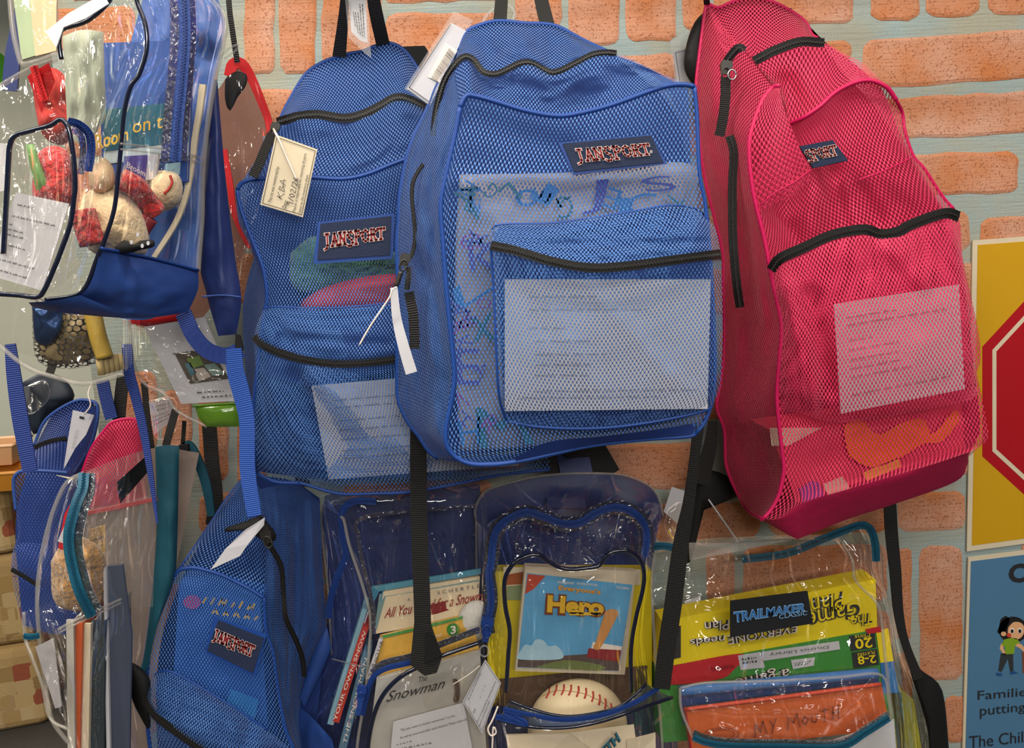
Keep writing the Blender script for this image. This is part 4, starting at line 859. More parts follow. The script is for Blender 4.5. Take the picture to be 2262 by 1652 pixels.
pillow(M, 'zipper_garage', [(500, 1165), (540, 1152), (575, 1142), (604, 1170), (610, 1190), (590, 1200), (566, 1185), (530, 1168), (495, 1176)], .225, .010, BLACK, 30)
slider(M, 588, 1186, .235, -20, 1.2)
mpz = [(320, 1543, .235), (342, 1580, .255), (383, 1613, .27), (438, 1651, .275), (520, 1700, .27), (640, 1760, .24)]
panel(M, 'pocket_flap', [(340, 1492, mf), (356, 1483, mf + .008), (383, 1485, mf + .012), (438, 1515, mf + .016), (520, 1564, mf + .016), (590, 1612, mf + .012), (645, 1655, mf)], mpz, [(322, 1518, .225)], (), BLUEN, 40, 18, .022, .010, (5, 2), ((400, 1500, 380, 1580, -.012, 16), (440, 1540, 560, 1640, .012, 24), (560, 1590, 540, 1652, -.014, 18)), 6.6)
panel(M, 'pocket_shade', D([(345, 1494), (383, 1489), (438, 1519), (520, 1568), (645, 1658)], mf + .004), D([(360, 1770), (500, 1780), (650, 1775)], mf + .002), (), (), BLUEC, 16, 12, .006)  # added dark sheet, stands in for shade inside this pocket
tube(M, 'pocket_seam', [(340, 1492, mf), (356, 1483, mf + .010), (383, 1485, mf + .014), (438, 1515, mf + .018), (520, 1564, mf + .018), (590, 1612, mf + .014)], .0016, BLUEP, 40, 6)
panel(M, 'pocket', mpz, D([(360, 1770), (500, 1780), (650, 1775)], mf), (), (), BLUEN, 30, 14, .01)
zipper(M, mpz, 17, lift=.006)
logo(M, [(472, 1362), (588, 1402), (564, 1494), (452, 1442)], [(482, 1370), (583, 1410), (559, 1487), (457, 1437)], [(475, 1390), (564, 1428), (557, 1450), (470, 1412)], mf + .028)
ribbon(M, 'handle_loop', [(640, 900, .03), (655, 1000, .04), (670, 1075, .05)], 30, BLACKW)
mt = thing('inventory_tag', 'blank white card tag folded at the top zipper of the bottom blue net backpack', 'tag', (500, 1250), .25, 'kit tags')
slab(mt, 'card', [(585, 1143, .245), (583, 1160, .246), (548, 1202, .252), (530, 1228, .252), (465, 1258, .252), (498, 1212, .250), (542, 1170, .248)], .001, WHITE)
bk = thing('game_box', 'blue box with gold script lettering inside the bottom blue net backpack', 'box', (500, 1720), .14)
slab(bk, 'box', [(395, 1290, .178), (575, 1330, .178), (600, 1740, .178), (370, 1740, .178)], .07, mat('box_blue', '#2858b0', .5, .1, 20, 0))
strokes(bk, 'gold_print', scribble([(.2, .95, .55, .35), (.35, .95, .1, .2)], 4, step=.03), [(420, 1305), (580, 1330), (580, 1375), (410, 1350)], .182, GOLD, .10, .004)
slab(bk, 'pink_print', D(arc(424, 1330, 20, 15, 0, 340, 12), .184), .001, mat('print_pink', '#b04a8c', .5, .1, 20, 0), 24)
slab(bk, 'blue_print', D([(510, 1522), (572, 1545), (560, 1600), (490, 1580)], .184), .001, mat('print_cyan', '#2f86d8', .5, .1, 20, 0))
# ================================================================== clear plastic backpacks, lower row
def book(name, label, quad, d, t, cover, cat='book', group=None, pages=None, spine=None):
    """hard cover: front board, back board, spine and page block"""
    q = q3(quad, d)
    b = thing(name, label, cat, ((q[2, 0] + q[3, 0]) / 2, (q[2, 1] + q[3, 1]) / 2), d - t, group)
    slab(b, 'front_cover', q, .0022, cover)
    qb = q.copy(); qb[:, 2] -= t - .0022
    Vf = P(q[:, 0], q[:, 1], q[:, 2]) + np.array([0, t - .0022, 0])
    V = np.vstack([Vf, Vf + np.array([0, .0022, 0])])
    Fq = [(3, 2, 1, 0), (4, 5, 6, 7)] + [(i, (i + 1) % 4, 4 + (i + 1) % 4, 4 + i) for i in range(4)]
    mesh(b, 'back_cover', V, Fq, cover)
    c = q.mean(0); qi = c + (q - c) * np.array([.975, .975, 1]); 
    Vp = P(qi[:, 0], qi[:, 1], qi[:, 2]) + np.array([0, .0024, 0]); V = np.vstack([Vp, Vp + np.array([0, t - .0050, 0])])
    mesh(b, 'page_block', V, Fq, pages or CREAM)
    a0, a1 = P(*q[0]), P(*q[3]); o = np.array([0, t, 0]); e = (P(*q[1]) - a0); e = e / np.linalg.norm(e) * -.0022
    V = np.array([a0, a1, a1 + o, a0 + o, a0 + e, a1 + e, a1 + o + e, a0 + o + e])
    mesh(b, 'spine', V, Fq, spine or cover)
    return b

# ---------------- N: clear bag with snowman books
N = thing('backpack', 'clear plastic backpack with blue zippers holding snowman books', 'backpack', (880, 1740), .08, 'clear backpacks')
nb, nf = .03, .165
panel(N, 'back_panel', D([(712, 1108), (735, 1090), (900, 1085), (1060, 1068)], nb), D([(634, 1720), (850, 1740), (1075, 1740)], nb), D([(714, 1200), (724, 1380), (664, 1515), (636, 1605)], nb), (), NYLOND, 24, 24, .008, .010, (5, 4), (), 1.2)
nl = D([(760, 1150), (772, 1205), (800, 1290), (818, 1364), (815, 1440), (806, 1540), (790, 1640)], nf)
panel(N, 'front_panel', D([(752, 1140), (775, 1112), (830, 1104), (1075, 1098)], nf), D([(785, 1740), (940, 1745), (1090, 1740)], nf), nl, (), VINW, 80, 110, .008, .012, (5, 6), ((800, 1130, 830, 1290, .014, 8), (900, 1110, 880, 1240, -.01, 24), (835, 1420, 842, 1500, .008, 5), (960, 1190, 975, 1240, .008, 6), (1020, 1130, 1000, 1260, .008, 6), (870, 1170, 862, 1290, .008, 6)), 2.4)
panel(N, 'side_panel', [(708, 1112, nb), (722, 1100, .09), (752, 1140, nf)], [(636, 1720, nb), (700, 1735, .10), (785, 1740, nf)], D([(705, 1140), (713, 1200), (724, 1296), (728, 1378), (732, 1446), (690, 1530), (650, 1610)], nb), nl, VINW, 24, 50, .0, .016, (4, 8), ((720, 1110, 745, 1300, .012, 10),), 3.9)
panel(N, 'top_panel', D([(708, 1112), (735, 1089), (1060, 1068)], nb), D([(752, 1140), (775, 1112), (1075, 1098)], nf), (), (), VINW, 24, 8)
zipper(N, [(830, 1108, .168), (790, 1106, .168), (766, 1116, .165), (754, 1140, .155), (757, 1180, .14), (764, 1225, .125), (745, 1275, .11), (730, 1325, .095), (727, 1365, .085)], 15, BLUET, BLUEZ, lift=.008)
ribbon(N, 'zipper_border', [(792, 1180, .17), (785, 1160, .17), (800, 1145, .17), (850, 1135, .17), (950, 1125, .17), (1050, 1118, .17)], 9, VINB, .0012)
ribbon(N, 'zipper_border', [(790, 1175, .168), (800, 1240, .168), (822, 1330, .168), (826, 1400, .168)], 9, VINB, .0012)
tube(N, 'piping', [(752, 1140, nf)] + nl + [(785, 1740, nf)], .0026, TUBEC, 70); tube(N, 'piping', D([(708, 1112), (705, 1140), (713, 1200), (724, 1296), (729, 1378), (733, 1446)], nb + .004), .0022, TUBEC, 40)
panel(N, 'base_panel', [(662, 1560, .055), (690, 1585, .09), (733, 1632, .13)], [(634, 1720, .055), (690, 1735, .09), (760, 1740, .15)], [(636, 1605, .05)], (), NYLON, 16, 16, .006, .008, (5, 2))
panel(N, 'strap_panel', D([(722, 1385), (732, 1430)], .06), D([(662, 1540), (672, 1562)], .06), D([(690, 1450)], .06), D([(712, 1480)], .06), NYLON, 8, 14, .008)
npt = [(1060, 1404, .185), (979, 1435, .195), (910, 1463, .20), (850, 1478, .20), (822, 1500, .195), (808, 1545, .185)]
ribbon(N, 'zipper_border', [(p[0], p[1] - 14, p[2]) for p in npt[:5]], 14, VINB, .0012)
tube(N, 'pocket_piping', [(1062, 1418, .19), (980, 1447, .20), (930, 1470, .205), (885, 1495, .205), (850, 1530, .205), (828, 1575, .20), (814, 1640, .195), (808, 1740, .19)], .0036, TUBE, 60)
zipper(N, npt[2:] + [(800, 1580, .18)], 12, BLUET, BLUEZ, lift=.004)
slider(N, 798, 1530, .195, 10, 1.0, BLUEZ, [(797, 1545, .205), (790, 1580, .205)], 11, BLUET)
panel(N, 'pocket', [(850, 1530, .205), (900, 1490, .206), (980, 1448, .202), (1062, 1419, .19)], D([(808, 1740), (950, 1745), (1090, 1740)], .19), [(826, 1580, .20)], (), VIN, 30, 30, .012, .008, (4, 4), (), 5.5)
seam = tube(N, 'seam', [(733, 1455, .075), (760, 1462, .10), (800, 1472, .14)], .0012, TUBEC, 14)

TITLE = mat('title_red', '#9c3a34', .6, .05, 20, 0)
b1 = book('picture_book', 'cream picture book with a red title and blue back in the snowman backpack', [(847, 1307, .105), (1060, 1273, .105), (1056, 1360, .12), (828, 1400, .12)], .11, .022, mat('book_cream', '#e6d3b0', .5, .08, 12, 0), group='snowman books', spine=mat('book_teal', '#3c8ca8', .5, .1, 20, 0))
slab(b1, 'blue_edge', [(820, 1296, .095), (1062, 1256, .095), (1062, 1268, .10), (838, 1306, .10), (826, 1330, .10), (822, 1330, .10)], .004, MATS['book_teal'])
slab(b1, 'teal_border', [(838, 1312, .1055), (1058, 1277, .1055), (1058, 1284, .107), (852, 1318, .107), (832, 1392, .119), (826, 1396, .119)], .0006, mat('border_grey', '#7a9a98', .5, .1, 20, 0))
text(b1, 'lettering', 'A', [(899, 1321), (907, 1320), (906, 1327), (900, 1328)], .112, INKG)
text(b1, 'lettering', 'S C H E R T L E', [(966, 1306), (1060, 1290), (1060, 1298), (967, 1313)], .112, INKG)
text(b1, 'lettering', 'All You Need for a Snowman', [(852, 1343), (1085, 1300), (1083, 1324), (848, 1366)], .116, TITLE, .01, shear=.25)
slab(b1, 'hat_print', [(950, 1352, .1165), (952, 1336, .115), (984, 1328, .115), (986, 1345, .1165), (992, 1347, .1165), (952, 1360, .1165)], .0008, LRED)
b2 = book('reader_book', 'yellow early reader book with a green numbered circle in the snowman backpack', [(842, 1408, .140), (1040, 1360, .138), (1060, 1440, .15), (815, 1500, .155)], .14, .012, mat('book_yellow', '#d8a83c', .5, .15, 12, 0), group='snowman books')
slab(b2, 'green_stripe', [(845, 1404, .1415), (1022, 1361, .1395), (1022, 1367, .1405), (845, 1410, .1425)], .0006, GREENP)
slab(b2, 'number_circle', D(arc(1001, 1391, 14, 14, 0, 345, 16), .146), .0008, GREENP, 24)
text(b2, 'number', '3', [(995, 1383), (1007, 1381), (1007, 1399), (996, 1401)], .1465, LWHITE, .03)
text(b2, 'lettering', 'Read!', [(955, 1402), (975, 1397), (976, 1404), (956, 1409)], .146, LWHITE)
slab(b2, 'white_spine', [(838, 1410, .148), (846, 1412, .148), (818, 1500, .160), (808, 1500, .160)], .006, WHITE)
text(b2, 'lettering', 'An I Can Read', [(840, 1415, .150), (814, 1490, .161), (820, 1492, .161), (846, 1417, .150)], .155, INK)
b3 = book('snowman_book', 'grey picture book titled in dark script inside the front pocket of the snowman backpack', [(835, 1500, .178), (1060, 1440, .172), (1075, 1660, .172), (815, 1660, .175)], .17, .010, GREYP, group='snowman books')
text(b3, 'lettering', 'The', [(925, 1496), (945, 1490), (943, 1503), (924, 1508)], .181, INK, 0, shear=.2)
text(b3, 'lettering', 'Snowman', [(857, 1528), (985, 1497), (981, 1520), (853, 1551)], .181, INK, .0, shear=.3)
slab(b3, 'figure_print', D([(1000, 1500), (1012, 1502), (1016, 1530), (1012, 1550), (1002, 1550), (1004, 1525)], .178), .0006, mat('print_darkbrown', '#4a3428', .6, .1, 20, 0), 16)
cd_ = thing('inventory_card', 'white printed card in the front pocket of the snowman backpack', 'card', (960, 1740), .185, 'kit cards')
cq = [(869, 1594, .190), (1024, 1552, .186), (1060, 1740, .186), (855, 1740, .190)]
slab(cd_, 'card', cq, .0008, WHITE)
text(cd_, 'lettering', '"Do you want to build a snowman?" Lit Kit', [(884, 1610), (1005, 1578), (1006, 1584), (885, 1617)], .1905, INK)
text(cd_, 'lettering', 'Kit will be inventoried after each checkout. Please return all', [(884, 1627), (1030, 1586), (1031, 1591), (885, 1632)], .1905, INK)
strokes(cd_, 'print', scribble([(0, .45, .8, .12), (0, .9, .45, .12), (0, .8, .1, .12)], 8, step=.015), [(876, 1640), (960, 1617), (964, 1660), (876, 1672)], .1905, INK, .02)
o = pillow(None, 'white_plush', [(1010, 1385), (1016, 1350), (1040, 1328), (1070, 1330), (1080, 1370), (1060, 1415), (1020, 1420)], .125, .02, mat('white_plush', '#dedbd6', .95, .1, 160, .6), 30)
tag(o, 'white plush ball beside the books in the snowman backpack', 'toy')
sp_red = mat('spine_red', '#cc4030', .5, .1, 20, 0)
for nm, lab, pts, w_, m in (('thin_book', 'thin book with a red spine seen through the side of the snowman backpack', [(808, 1385, .11), (790, 1440, .11), (768, 1510, .11), (742, 1595, .11)], 14, sp_red),
                            ('thin_book', 'thin book with a pale blue spine seen through the side of the snowman backpack', [(806, 1345, .095), (780, 1430, .095), (752, 1520, .095), (728, 1600, .095)], 11, mat('spine_sky', '#8fc0d4', .5, .1, 20, 0)),
                            ('thin_book', 'thin book with a grey-blue lettered spine seen through the side of the snowman backpack', [(812, 1440, .125), (796, 1500, .125), (775, 1580, .125), (755, 1660, .125)], 17, mat('spine_slate', '#5a7f98', .5, .1, 20, 0))):
    th = thing(nm, lab, 'book', pts[-1][:2], .09, 'snowman books'); ribbon(th, 'spine', pts, w_, m, .05, 10)
    a, b = np.array(pts[0]), np.array(pts[-1])
    if m is sp_red:
        text(th, 'lettering', 'YOUR OWN SNOW', [(738 - 3, 1590, .111), (806 - 3, 1392, .111), (806 + 4, 1394, .111), (738 + 5, 1592, .111)], .11, LWHITE, .01)
    elif w_ == 17:
        text(th, 'lettering', 'THE SNOWMAN', [(757, 1640, .126), (805, 1452, .126), (812, 1455, .126), (764, 1644, .126)], .125, LWHITE)
    else:
        slab(th, 'white_edge', [(812, 1350, .097), (814, 1353, .097), (736, 1602, .097), (733, 1600, .097)], .002, WHITE)

# ---------------- O: clear bag with film case and ball
O = thing('backpack', 'clear plastic backpack with a blue back holding a film case and a baseball', 'backpack', (1270, 1750), .1, 'clear backpacks')
ob, of = .05, .205
otop = D([(1052, 1150), (1050, 1125), (1063, 1096), (1087, 1078), (1174, 1055), (1245, 1047), (1327, 1046), (1381, 1051), (1432, 1072), (1455, 1100), (1464, 1140)], ob)
panel(O, 'back_panel', otop, D([(1085, 1750), (1280, 1755), (1500, 1750)], ob), D([(1053, 1250), (1056, 1400), (1070, 1550)], ob), D([(1450, 1190), (1442, 1300), (1445, 1420), (1490, 1560)], ob), NYLOND, 34, 34, .012, .016, (6, 6), ((1250, 1080, 1450, 1120, .012, 16), (1230, 1110, 1420, 1150, -.01, 12)), 1.9)
ozip = [(1079, 1400, .15), (1077, 1375, .15), (1085, 1323, .15), (1079, 1268, .15), (1085, 1241, .15), (1093, 1181, .152), (1120, 1149, .155), (1163, 1132, .155), (1204, 1143, .158), (1245, 1157, .16), (1283, 1154, .16), (1313, 1135, .158), (1354, 1121, .155), (1389, 1127, .155), (1417, 1149, .152), (1428, 1181, .15), (1425, 1230, .15)]
opipe = [(1118, 1528, of), (1123, 1446, of), (1126, 1392, of), (1116, 1337, of), (1115, 1282, of), (1131, 1249, of), (1159, 1230, of), (1186, 1225, of), (1208, 1238, of), (1233, 1252, of), (1260, 1257, of), (1290, 1255, of), (1323, 1249, of), (1334, 1233, of), (1353, 1219, of), (1383, 1216, of), (1408, 1230, of), (1421, 1255, of), (1421, 1296, of), (1405, 1364, of), (1394, 1433, of), (1394, 1528, of)]
panel(O, 'top_panel', [(1052, 1200, ob + .01)] + otop[1:-1] + [(1462, 1160, ob + .01)], ozip[5:16], (), (), VIN, 50, 14, .006, .006, (6, 2), (), 2.5)
panel(O, 'upper_front_panel', ozip[5:16], opipe[4:18], (), (), VINW, 100, 34, .008, .014, (8, 3), ((1275, 1185, 1262, 1240, .012, 6), (1280, 1190, 1325, 1235, .012, 6), (1195, 1190, 1215, 1240, .010, 6), (1320, 1195, 1360, 1215, .010, 6), (1240, 1200, 1230, 1250, .010, 6)), 3.6)
panel(O, 'front_panel', opipe[5:18], D([(1118, 1750), (1260, 1755), (1400, 1750)], of), [p for p in opipe[4::-1]], opipe[18:], VIN, 90, 110, .010, .006, (10, 3), ((1175, 1290, 1168, 1500, .006, 6), (1200, 1300, 1195, 1500, .006, 6), (1250, 1290, 1252, 1520, .006, 7), (1355, 1280, 1362, 1540, .007, 7), (1335, 1300, 1338, 1540, .005, 5)), 4.8)
panel(O, 'side_panel', [(1052, 1150, ob), (1085, 1190, .15), (1115, 1282, of)], [(1085, 1750, ob), (1118, 1750, of)], D([(1053, 1250), (1056, 1400), (1070, 1550)], ob), [(1116, 1337, of), (1126, 1392, of), (1123, 1446, of), (1118, 1528, of)], VINW, 16, 40, .0, .012, (3, 7), (), 6.1)
panel(O, 'right_side_panel', [(1421, 1255, of), (1440, 1190, .14), (1462, 1140, ob)], [(1400, 1750, of), (1500, 1750, ob)], [(1421, 1296, of), (1405, 1364, of), (1394, 1433, of), (1394, 1528, of)], D([(1446, 1250), (1442, 1330), (1445, 1420), (1490, 1560)], ob), VINW, 16, 40, .0, .012, (3, 7), (), 7.3)
ribbon(O, 'zipper_border', [(p[0], p[1], p[2] - .002) for p in ozip[4:]], 34, VINB, .0010, 110)
zipper(O, ozip, 17, BLUET, BLUEZ, lift=.004, tw=.35)
ribbon(O, 'zipper_border', [(p[0], p[1], p[2] - .003) for p in ozip[:6]], 30, VINB, .0010, 50)
slider(O, 1076, 1382, .165, 5, 1.3, BLUEZ, [(1075, 1395, .172), (1072, 1418, .172)], 14, BLUEZ)
tube(O, 'piping', opipe, .0034, TUBE, 150, 10); tube(O, 'piping', otop, .0026, TUBEC, 70)
tube(O, 'piping', D([(1052, 1150), (1053, 1250), (1056, 1400), (1070, 1550), (1085, 1750)], ob + .004), .0024, TUBEC, 50)
slab(O, 'stitched_label', D([(1208, 1098), (1292, 1100), (1295, 1123), (1209, 1121)], ob + .028), .001, NYLOND)
pu = [(1110, 1575, .235), (1126, 1550, .245), (1164, 1564, .258), (1219, 1580, .265), (1274, 1583, .267), (1356, 1567, .262), (1397, 1541, .25), (1427, 1512, .235), (1440, 1520, .23)]
pl = [(1096, 1588, .235), (1164, 1604, .262), (1246, 1607, .272), (1328, 1593, .27), (1410, 1566, .252), (1485, 1540, .225)]
panel(O, 'pocket_top', pu, pl, (), (), VINB, 40, 8, .004, .004, (8, 2), (), 8.8)
zipper(O, [(p[0], p[1] - 5, p[2] + .002) for p in pl[:2]] + [(1115, 1572, .245)], 13, BLUET, BLUEZ)
zipper(O, [(1112, 1566, .246), (1164, 1578, .262), (1246, 1590, .272), (1328, 1580, .27), (1400, 1553, .255), (1455, 1520, .23)], 10, BLUET, BLUEZ, lift=.003)
tube(O, 'pocket_piping', pl, .0030, TUBE, 60); tube(O, 'pocket_piping', [(p[0], p[1] - 2, p[2]) for p in pu[1:8]], .0022, TUBE, 60)
panel(O, 'pocket', pl, D([(1090, 1760), (1280, 1770), (1500, 1750)], .25), [(1092, 1660, .235)], [(1495, 1640, .22)], VIN, 34, 24, .012, .010, (5, 4), (), 9.9)
ribbon(O, 'shoulder_strap', [(1250, 930, .02), (1262, 990, .025), (1275, 1050, .04)], 70, NYLOND, .008)
ribbon(O, 'handle_loop', [(1210, 900, .02), (1215, 980, .03), (1220, 1048, .05)], 26, BLACKW)

dv = thing('film_case', 'blue-sky film case with a yellow and orange title inside the clear bag with the ball', 'film case', (1255, 1478), .12)
dq = [(1164, 1266), (1397, 1292), (1366, 1482), (1143, 1474)]
slab(dv, 'case', D([(1160, 1250), (1405, 1262), (1380, 1490), (1138, 1482)], .155), .014, mat('case_cream', '#cfc2ac', .4, .08, 12, 0))
slab(dv, 'cover_print', D(dq, .1565), .0010, SKYP)
slab(dv, 'red_print', D([(1166, 1268), (1205, 1272), (1180, 1300), (1160, 1312)], .1572), .0006, mat('print_brick', '#b8442e', .5, .1, 20, 0))
slab(dv, 'cloud_print', D([(1148, 1440), (1160, 1424), (1174, 1426), (1184, 1412), (1202, 1416), (1212, 1428), (1228, 1426), (1242, 1440), (1236, 1456), (1146, 1456)], .1574), .0006, mat('print_cloud', '#a8cfe4', .5, .2, 30, 0), 40)
slab(dv, 'stand_print', D([(1145, 1455), (1370, 1440), (1366, 1481), (1143, 1473)], .1572), .0006, mat('print_umber', '#584a48', .5, .2, 30, 0))
slab(dv, 'wall_print', D([(1300, 1432), (1372, 1436), (1368, 1462), (1296, 1452)], .1578), .0006, LRED)
slab(dv, 'wall_print', D([(1310, 1418), (1374, 1428), (1372, 1440), (1306, 1432)], .1576), .0006, LWHITE)
slab(dv, 'bat_print', D([(1337, 1350), (1352, 1345), (1365, 1350), (1363, 1362), (1330, 1425), (1320, 1436), (1310, 1430), (1316, 1418)], .1582), .0006, mat('print_wood', '#d09050', .5, .15, 30, 0), 30)
slab(dv, 'grass_print', D([(1180, 1474), (1250, 1458), (1330, 1470), (1325, 1481)], .1582), .0006, mat('print_field', '#6c7a48', .5, .2, 30, 0), 20)
TORG = mat('title_orange', '#e49a28', .5, .05, 20, 0); TBR = mat('title_brown', '#7a3a1c', .5, .05, 20, 0)
text(dv, 'lettering', "Everyone's", [(1235, 1292), (1328, 1302), (1326, 1316), (1233, 1306)], .1585, TORG, .03)
text(dv, 'lettering_outline', 'Hero', [(1206, 1310), (1339, 1320), (1336, 1365), (1203, 1358)], .158, TBR, .10)
text(dv, 'lettering', 'Hero', [(1210, 1314), (1336, 1323), (1333, 1360), (1208, 1353)], .160, GOLD, .05)
slab(dv, 'underline_print', D([(1258, 1352), (1328, 1353), (1326, 1359), (1258, 1359)], .1612), .0006, GOLD)
text(dv, 'lettering', 'ROB REINER', [(1232, 1283), (1268, 1286), (1268, 1291), (1232, 1288)], .1585, LWHITE)
text(dv, 'lettering', 'RAVEN-SYMONE', [(1275, 1286), (1320, 1290), (1319, 1295), (1275, 1291)], .1585, LWHITE)
text(dv, 'lettering', 'GOLDBERG', [(1362, 1294), (1391, 1298), (1390, 1303), (1361, 1299)], .1585, LWHITE)
gb = thing('card_box', 'yellow card box standing behind the film case', 'box', (1250, 1560), .09)
slab(gb, 'box', D([(1080, 1262), (1440, 1262), (1440, 1560), (1075, 1560)], .118), .03, mat('box_yellow', '#d6c21e', .5, .08, 12, 0))
slab(gb, 'cream_print', D([(1112, 1252), (1415, 1258), (1415, 1292), (1112, 1300)], .1195), .0008, CREAM)
slab(gb, 'brown_print', D([(1118, 1270), (1160, 1262), (1160, 1290), (1118, 1292)], .1203), .0008, mat('print_rust', '#a8582c', .5, .1, 20, 0))
slab(gb, 'green_print', D([(1120, 1295), (1158, 1292), (1156, 1325), (1120, 1325)], .1203), .0008, mat('print_sage', '#8a9a70', .5, .1, 20, 0))
slab(gb, 'dark_print', D([(1100, 1500), (1430, 1470), (1430, 1560), (1090, 1560)], .1203), .0008, mat('print_soil', '#5c4636', .5, .2, 20, 0))
# toy baseball: sphere with raised seam and stitches
bl = thing('toy_baseball', 'cream toy baseball with red stitches in the clear bag', 'ball', (1276, 1690), .15)
c = P(1276, 1607, .150); R_ = float(np.linalg.norm(P(1276, 1503, .150) - c))
V = []; Fc = []
nu, nv = 40, 24
for j in range(nv + 1):
    for i in range(nu):
        th = math.pi * j / nv; ph = 2 * math.pi * i / nu
        V.append(c + R_ * np.array([math.sin(th) * math.cos(ph), .62 * math.sin(th) * math.sin(ph), math.cos(th)]))
for j in range(nv):
    for i in range(nu): Fc.append((j * nu + i, (j + 1) * nu + i, (j + 1) * nu + (i + 1) % nu, j * nu + (i + 1) % nu))
mesh(bl, 'ball', V, Fc, LEATHER, True)
def onball(x, y, k=1.004):
    a = (x - W / 2) / F; b = (y - H / 2) / F; v = _f + a * _r - b * _u
    s = np.array([1, 1 / .62, 1]); o_ = (CAM - c) * s; dv_ = v * s
    A = dv_ @ dv_; B = 2 * o_ @ dv_; C = o_ @ o_ - (R_ * k) ** 2; dsc = B * B - 4 * A * C
    if dsc < 0: return None
    return CAM + v * ((-B - math.sqrt(dsc)) / (2 * A))
sx = [(1196, 1538), (1210, 1532), (1226, 1526), (1243, 1525), (1259, 1526), (1276, 1529), (1293, 1533), (1309, 1540), (1324, 1547), (1337, 1556), (1350, 1566)]
for i, (x, y) in enumerate(sx):
    pts = [onball(x + 5 - i * .6, y - 13), onball(x + 3 - i * .2, y - 2), onball(x - 4 + i * .3, y + 10)]
    pts = [p for p in pts if p is not None]
    if len(pts) == 3:
        V2, F2 = sweep(cr(pts, 8), .0016, 6); mesh(bl, 'stitch', V2, F2, STITCH, True)
pts = [onball(x, y) for x, y in sx]; V2, F2 = sweep(cr([p for p in pts if p is not None], 40), .0007, 5); mesh(bl, 'seam', V2, F2, mat('seam_tan', '#b89a70', .7, .1, 30, 0), True)
rb = thing('picture_card', 'cream sheet with slanted dark green lettering below the toy baseball', 'card', (1290, 1740), .245, 'kit cards')
slab(rb, 'sheet', [(1118, 1622, .236), (1260, 1618, .255), (1400, 1600, .245), (1420, 1740, .246), (1130, 1740, .240)], .0008, mat('sheet_cream', '#e8d8bc', .6, .08, 12, 0))
text(rb, 'lettering_outline', 'RUTH', [(1306, 1676, .2615), (1362, 1616, .2615), (1372, 1636, .2615), (1318, 1692, .2615)], .262, INK, .08)
text(rb, 'lettering', 'RUTH', [(1306, 1676, .263), (1362, 1616, .263), (1372, 1636, .263), (1318, 1692, .263)], .263, TEALP, .02)
ic = slab(None, 'inventory_card', [(1384, 1634, .251), (1448, 1618, .238), (1450, 1740, .238), (1390, 1740, .246)], .0008, CREAM)
tag(ic, 'blank cream card corner in the front pocket beside the slanted lettering', 'card', 'kit cards')
ot = thing('inventory_tag', 'white printed tag hanging by a ring beside the toy baseball backpack', 'tag', (1064, 1619), .2, 'kit tags')
slab(ot, 'card', D([(1072, 1457), (1107, 1509), (1065, 1620), (1022, 1550)], .200), .0010, WHITE)
strokes(ot, 'border_line', BORDER, [(1072, 1457), (1107, 1509), (1065, 1620), (1022, 1550)], .2003, INKG, .010)
text(ot, 'lettering', 'This kit was inventoried by:', [(1032, 1546), (1060, 1484), (1064, 1488), (1036, 1550)], .2010, INKG)
text(ot, 'lettering', 'Patron is responsible for returning all parts', [(1052, 1594), (1093, 1503), (1097, 1507), (1056, 1598)], .2010, INKG)
text(ot, 'lettering', 'listed on the inventory sheet.', [(1057, 1602), (1080, 1545), (1084, 1549), (1061, 1606)], .2010, INKG)
text(ot, 'lettering', 'Date:', [(1044, 1573), (1048, 1562), (1052, 1566), (1047, 1577)], .2010, INKG)
strokes(ot, 'handwriting', scribble([(.1, .9, .3, .5)], 2, step=.06), [(1054, 1540), (1072, 1500), (1080, 1508), (1062, 1548)], .2010, INKG, .06)
tube(ot, 'ring', D(arc(1070, 1438, 10, 12, 0, 360, 12), .204), .0014, CLEARH, 26, 6)
tube(ot, 'string', [(1060, 1470, .205), (1035, 1490, .206), (1000, 1512, .208)], .0008, LWHITE, 14, 5)
tube(None, 'string_knot', [(1100, 1560, .25), (1088, 1590, .255), (1078, 1610, .256), (1085, 1625, .257), (1096, 1618, .257), (1090, 1606, .258), (1088, 1640, .256), (1087, 1670, .256)], .0014, LWHITE, 50, 6)
tag(bpy.data.objects['string_knot'], 'pale knotted string tied to the pocket corner of the bag with the ball', 'string')

